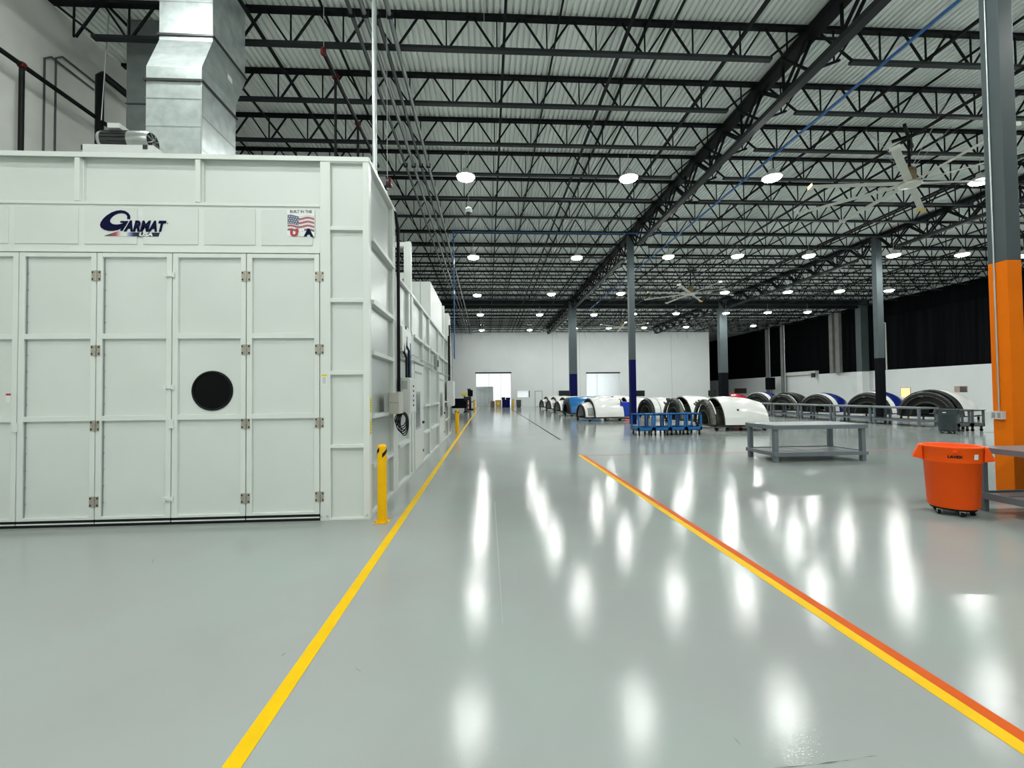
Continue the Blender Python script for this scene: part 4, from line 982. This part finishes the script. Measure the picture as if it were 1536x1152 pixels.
cowl_open((23.6, 42.5, 0), RZ, 2.4, 1.25, 'cowl_red', 'dark-mouthed cowl with a glossy red sleeve', 'dark wheeled stand under the red cowl', ring_skin='cowl_red')

# ------------------------------------------------------------------ things at the far wall
for i, (x0, x1, z0, z1, lab) in enumerate(((9.34, 11.3, 1.36, 2.08, 'wide black screen on the far wall beside the wide navy column'), (18.8, 20.85, 1.25, 1.98, 'wide black screen on the far wall beyond the second opening'), (29.55, 30.5, 1.1, 1.9, 'small black screen at the end of the far wall'))):
    t = thing('wall_screen', lab, 'screen', ((x0 + x1) / 2, YF - .003, 0)); w = (x1 - x0) / 2
    MB().box(-w, w, -.06, 0, z0, z1, 'column_black').build('frame', t); MB().box(-w + .05, w - .05, -.064, -.061, z0 + .05, z1 - .05, 'screen_black').build('display', t)
t = thing('partition_panel', 'grey ribbed partition inside the open far doorway', 'partition', (-.4, 60.0, 0))
MB().box(-1.2, 1.15, 0, .08, 0, 2.75, 'partition_grey').build('sheet', t)
mb = MB()
for x in (-1.2, -.6, 0, .55, 1.1): mb.box(x, x + .05, -.03, -.001, 0, 2.75, 'grey_plate')
mb.build('upright', t)
t = thing('pallet_jack', 'low grey pallet truck in the open far doorway', 'pallet truck', (-.5, 58.2, 0))
MB().box(-.6, .6, -.2, -.05, .08, .16, 'grey_plate').box(-.6, .6, .05, .2, .08, .16, 'grey_plate').build('fork', t); MB().tube([(.5, 0, .15), (.75, 0, 1.15)], .03, 'grey_plate', 8).build('handle', t)
MB().box(.45, .75, -.2, .2, .05, .4, 'cabinet').build('body', t)
# boxes and dark machines in the doorway
t = thing('cardboard_box', 'tan crate among dark equipment in the far doorway', 'box', (1.35, 57.0, 0))
MB().box(-.38, .42, -.35, .35, .1, .95, 'cardboard').build('body', t, bevel=.01); MB().box(-.12, .16, -.36, -.351, .35, .7, 'label_yellow').build('label_patch', t)
MB().box(-.4, .44, -.37, .37, 0, .1, 'frame_tan').build('pallet', t)
def machine(name, label, loc, parts, m):
    t = thing(name, label, 'machine', loc)
    for nm, bx in parts:
        MB().box(*bx, m if nm != 'head' else 'pipe_black').build(nm, t, bevel=.02)
machine('floor_scrubber', 'dark navy floor machine beside the tan crate', (2.35, 56.8, 0), (('body', (-.5, .5, -.4, .4, .12, 1.0)), ('head', (-.55, -.1, -.3, .3, 1.0, 1.3)), ('tank', (.0, .55, -.35, .35, 1.0, 1.25)), ('wheel_housing', (-.5, .5, -.35, .35, 0, .12))), 'column_navy')
machine('tool_box', 'low dark brown chest at the doorway, next to the tan crate', (.6, 57.0, 0), (('body', (-.25, .3, -.3, .3, .05, .75)), ('lid', (-.27, .32, -.32, .32, .75, .82)), ('foot', (-.2, .25, -.25, .25, 0, .05))), 'fan_motor')
machine('waste_container', 'black wheeled container outside the far doorway', (3.95, 56.3, 0), (('body', (-.28, .3, -.3, .3, .1, .8)), ('lid', (-.3, .32, -.32, .32, .8, .95)), ('wheel', (-.25, .25, -.2, .2, 0, .1))), 'bin_grey')
# dark equipment by the booth end
t = thing('parts_cart', 'long black cart at the far end of the booth', 'cart', (-2.95, 46, 0))
MB().box(-1.0, .75, -.5, .5, .3, .9, 'column_black').build('body', t, bevel=.02)
MB().box(-.75, .7, -.45, .45, .9, 1.3, 'column_black').build('load', t, bevel=.04)
for x in (-.85, .6):
    for y in (-.4, .4): MB().box(x - .05, x + .05, y - .05, y + .05, 0, .3, 'column_black').build('leg', t)
t = thing('drill_stand', 'dark stand machine with a yellow top beside the black cart', 'machine', (-2.0, 42.5, 0))
MB().lathe([(.35, 0), (.3, .1), (.08, .16), (.08, 1.1), (.25, 1.15), (.25, 1.25)], 'cowl_dark', 14).build('pedestal', t)
MB().box(-.3, .35, -.2, .2, 1.25, 1.5, 'cowl_dark').build('head', t, bevel=.02)
MB().box(-.5, -.05, -.1, .1, 1.6, 1.9, 'label_yellow').build('yellow_cover', t, bevel=.03); MB().tube([(-.25, 0, 1.5), (-.25, 0, 1.6)], .05, 'cowl_dark', 8).build('neck', t)
MB().box(.05, .2, -.22, -.201, .5, .8, 'red_ink').build('tag_plate', t)
t = thing('drill_press', 'tall dark drill press beside the yellow floor line at the booth end', 'machine', (-1.95, 49.0, 0))
MB().box(-.35, .35, -.35, .35, 0, .12, 'column_black').build('base', t); MB().tube([(0, .1, .12), (0, .1, 2.0)], .12, 'column_black', 12).build('column', t)
MB().box(-.25, .3, -.35, .3, 1.5, 2.2, 'column_black').build('head', t, bevel=.03); MB().box(-.35, .35, -.35, .25, .85, .93, 'motor_dark').build('work_table', t)
MB().box(-.3, .1, -.2, .2, 2.2, 2.35, 'motor_dark').build('motor_cover', t)
# joist seats on the far wall
for i in range(28):
    x = -4.6 + i * 1.25
    if x < 29: tag(MB().beam((x, YF - .12, 9.9), (x + .22, YF - .03, 8.95), .07, .05, 'wall_white').build('wall_bracket'), 'slanted white bracket high on the far wall, %s from the booth side' % (ORD[i] if i < 27 else 'last'), 'bracket', 'brackets along the top of the far wall')
# small things at the low wall
t = thing('wall_sign', 'small green exit sign on the low white wall', 'sign', (XR - .003, 34.8, 0))
MB().box(-.03, 0, -.23, .23, 1.10, 1.38, 'sign_green').build('board', t); MB().box(-.034, -.031, -.08, .0, 1.15, 1.33, 'white_ink').build('symbol', t)
t = thing('hanging_speaker', 'black box hanging in front of the low wall in the corner', 'speaker', (35.6, 53.6, 0))
MB().box(-.4, .4, -.4, .4, 1.9, 3.4, 'column_black').build('cabinet', t, bevel=.03); MB().tube([(0, 0, 3.4), (0, 0, 10.4)], .03, 'conduit', 6).build('hanger', t)
t = thing('wall_ledge', 'pale boxed ledge with a camera on top of the low wall', 'ledge', (XR - .05, 50, 0))
MB().box(-.25, .2, -2.6, 2.6, 3.57, 3.95, 'wall_tilt').build('box', t); MB().box(-.5, -.25, -2.7, -2.3, 3.2, 3.7, 'motor_dark').build('camera', t, bevel=.03)
mb = MB().tube([(XR - .2, 38.6, 3.57), (XR - .2, 38.6, 7.9), (XR - .2, 39.0, 8.1), (XR - .2, 39.0, 9.8)], .06, 'wall_tilt', 8)
tag(mb.build('downpipe'), 'pale cranked pipe rising from the low wall beside the slim column', 'pipe')

# ------------------------------------------------------------------ world and view
w = bpy.data.worlds.new('World'); S.world = w; w.use_nodes = True
w.node_tree.nodes['Background'].inputs['Color'].default_value = (.6, .7, .75, 1); w.node_tree.nodes['Background'].inputs['Strength'].default_value = .02
S.view_settings.view_transform = 'Standard'; S.view_settings.look = 'None'; S.view_settings.gamma = 1.0; S.view_settings.use_curve_mapping = False
S.view_settings.exposure = 0.16
S.cycles.max_bounces = 8; S.cycles.diffuse_bounces = 5; S.cycles.glossy_bounces = 4
S.cycles.use_denoising = True
S.cycles.sample_clamp_indirect = 8
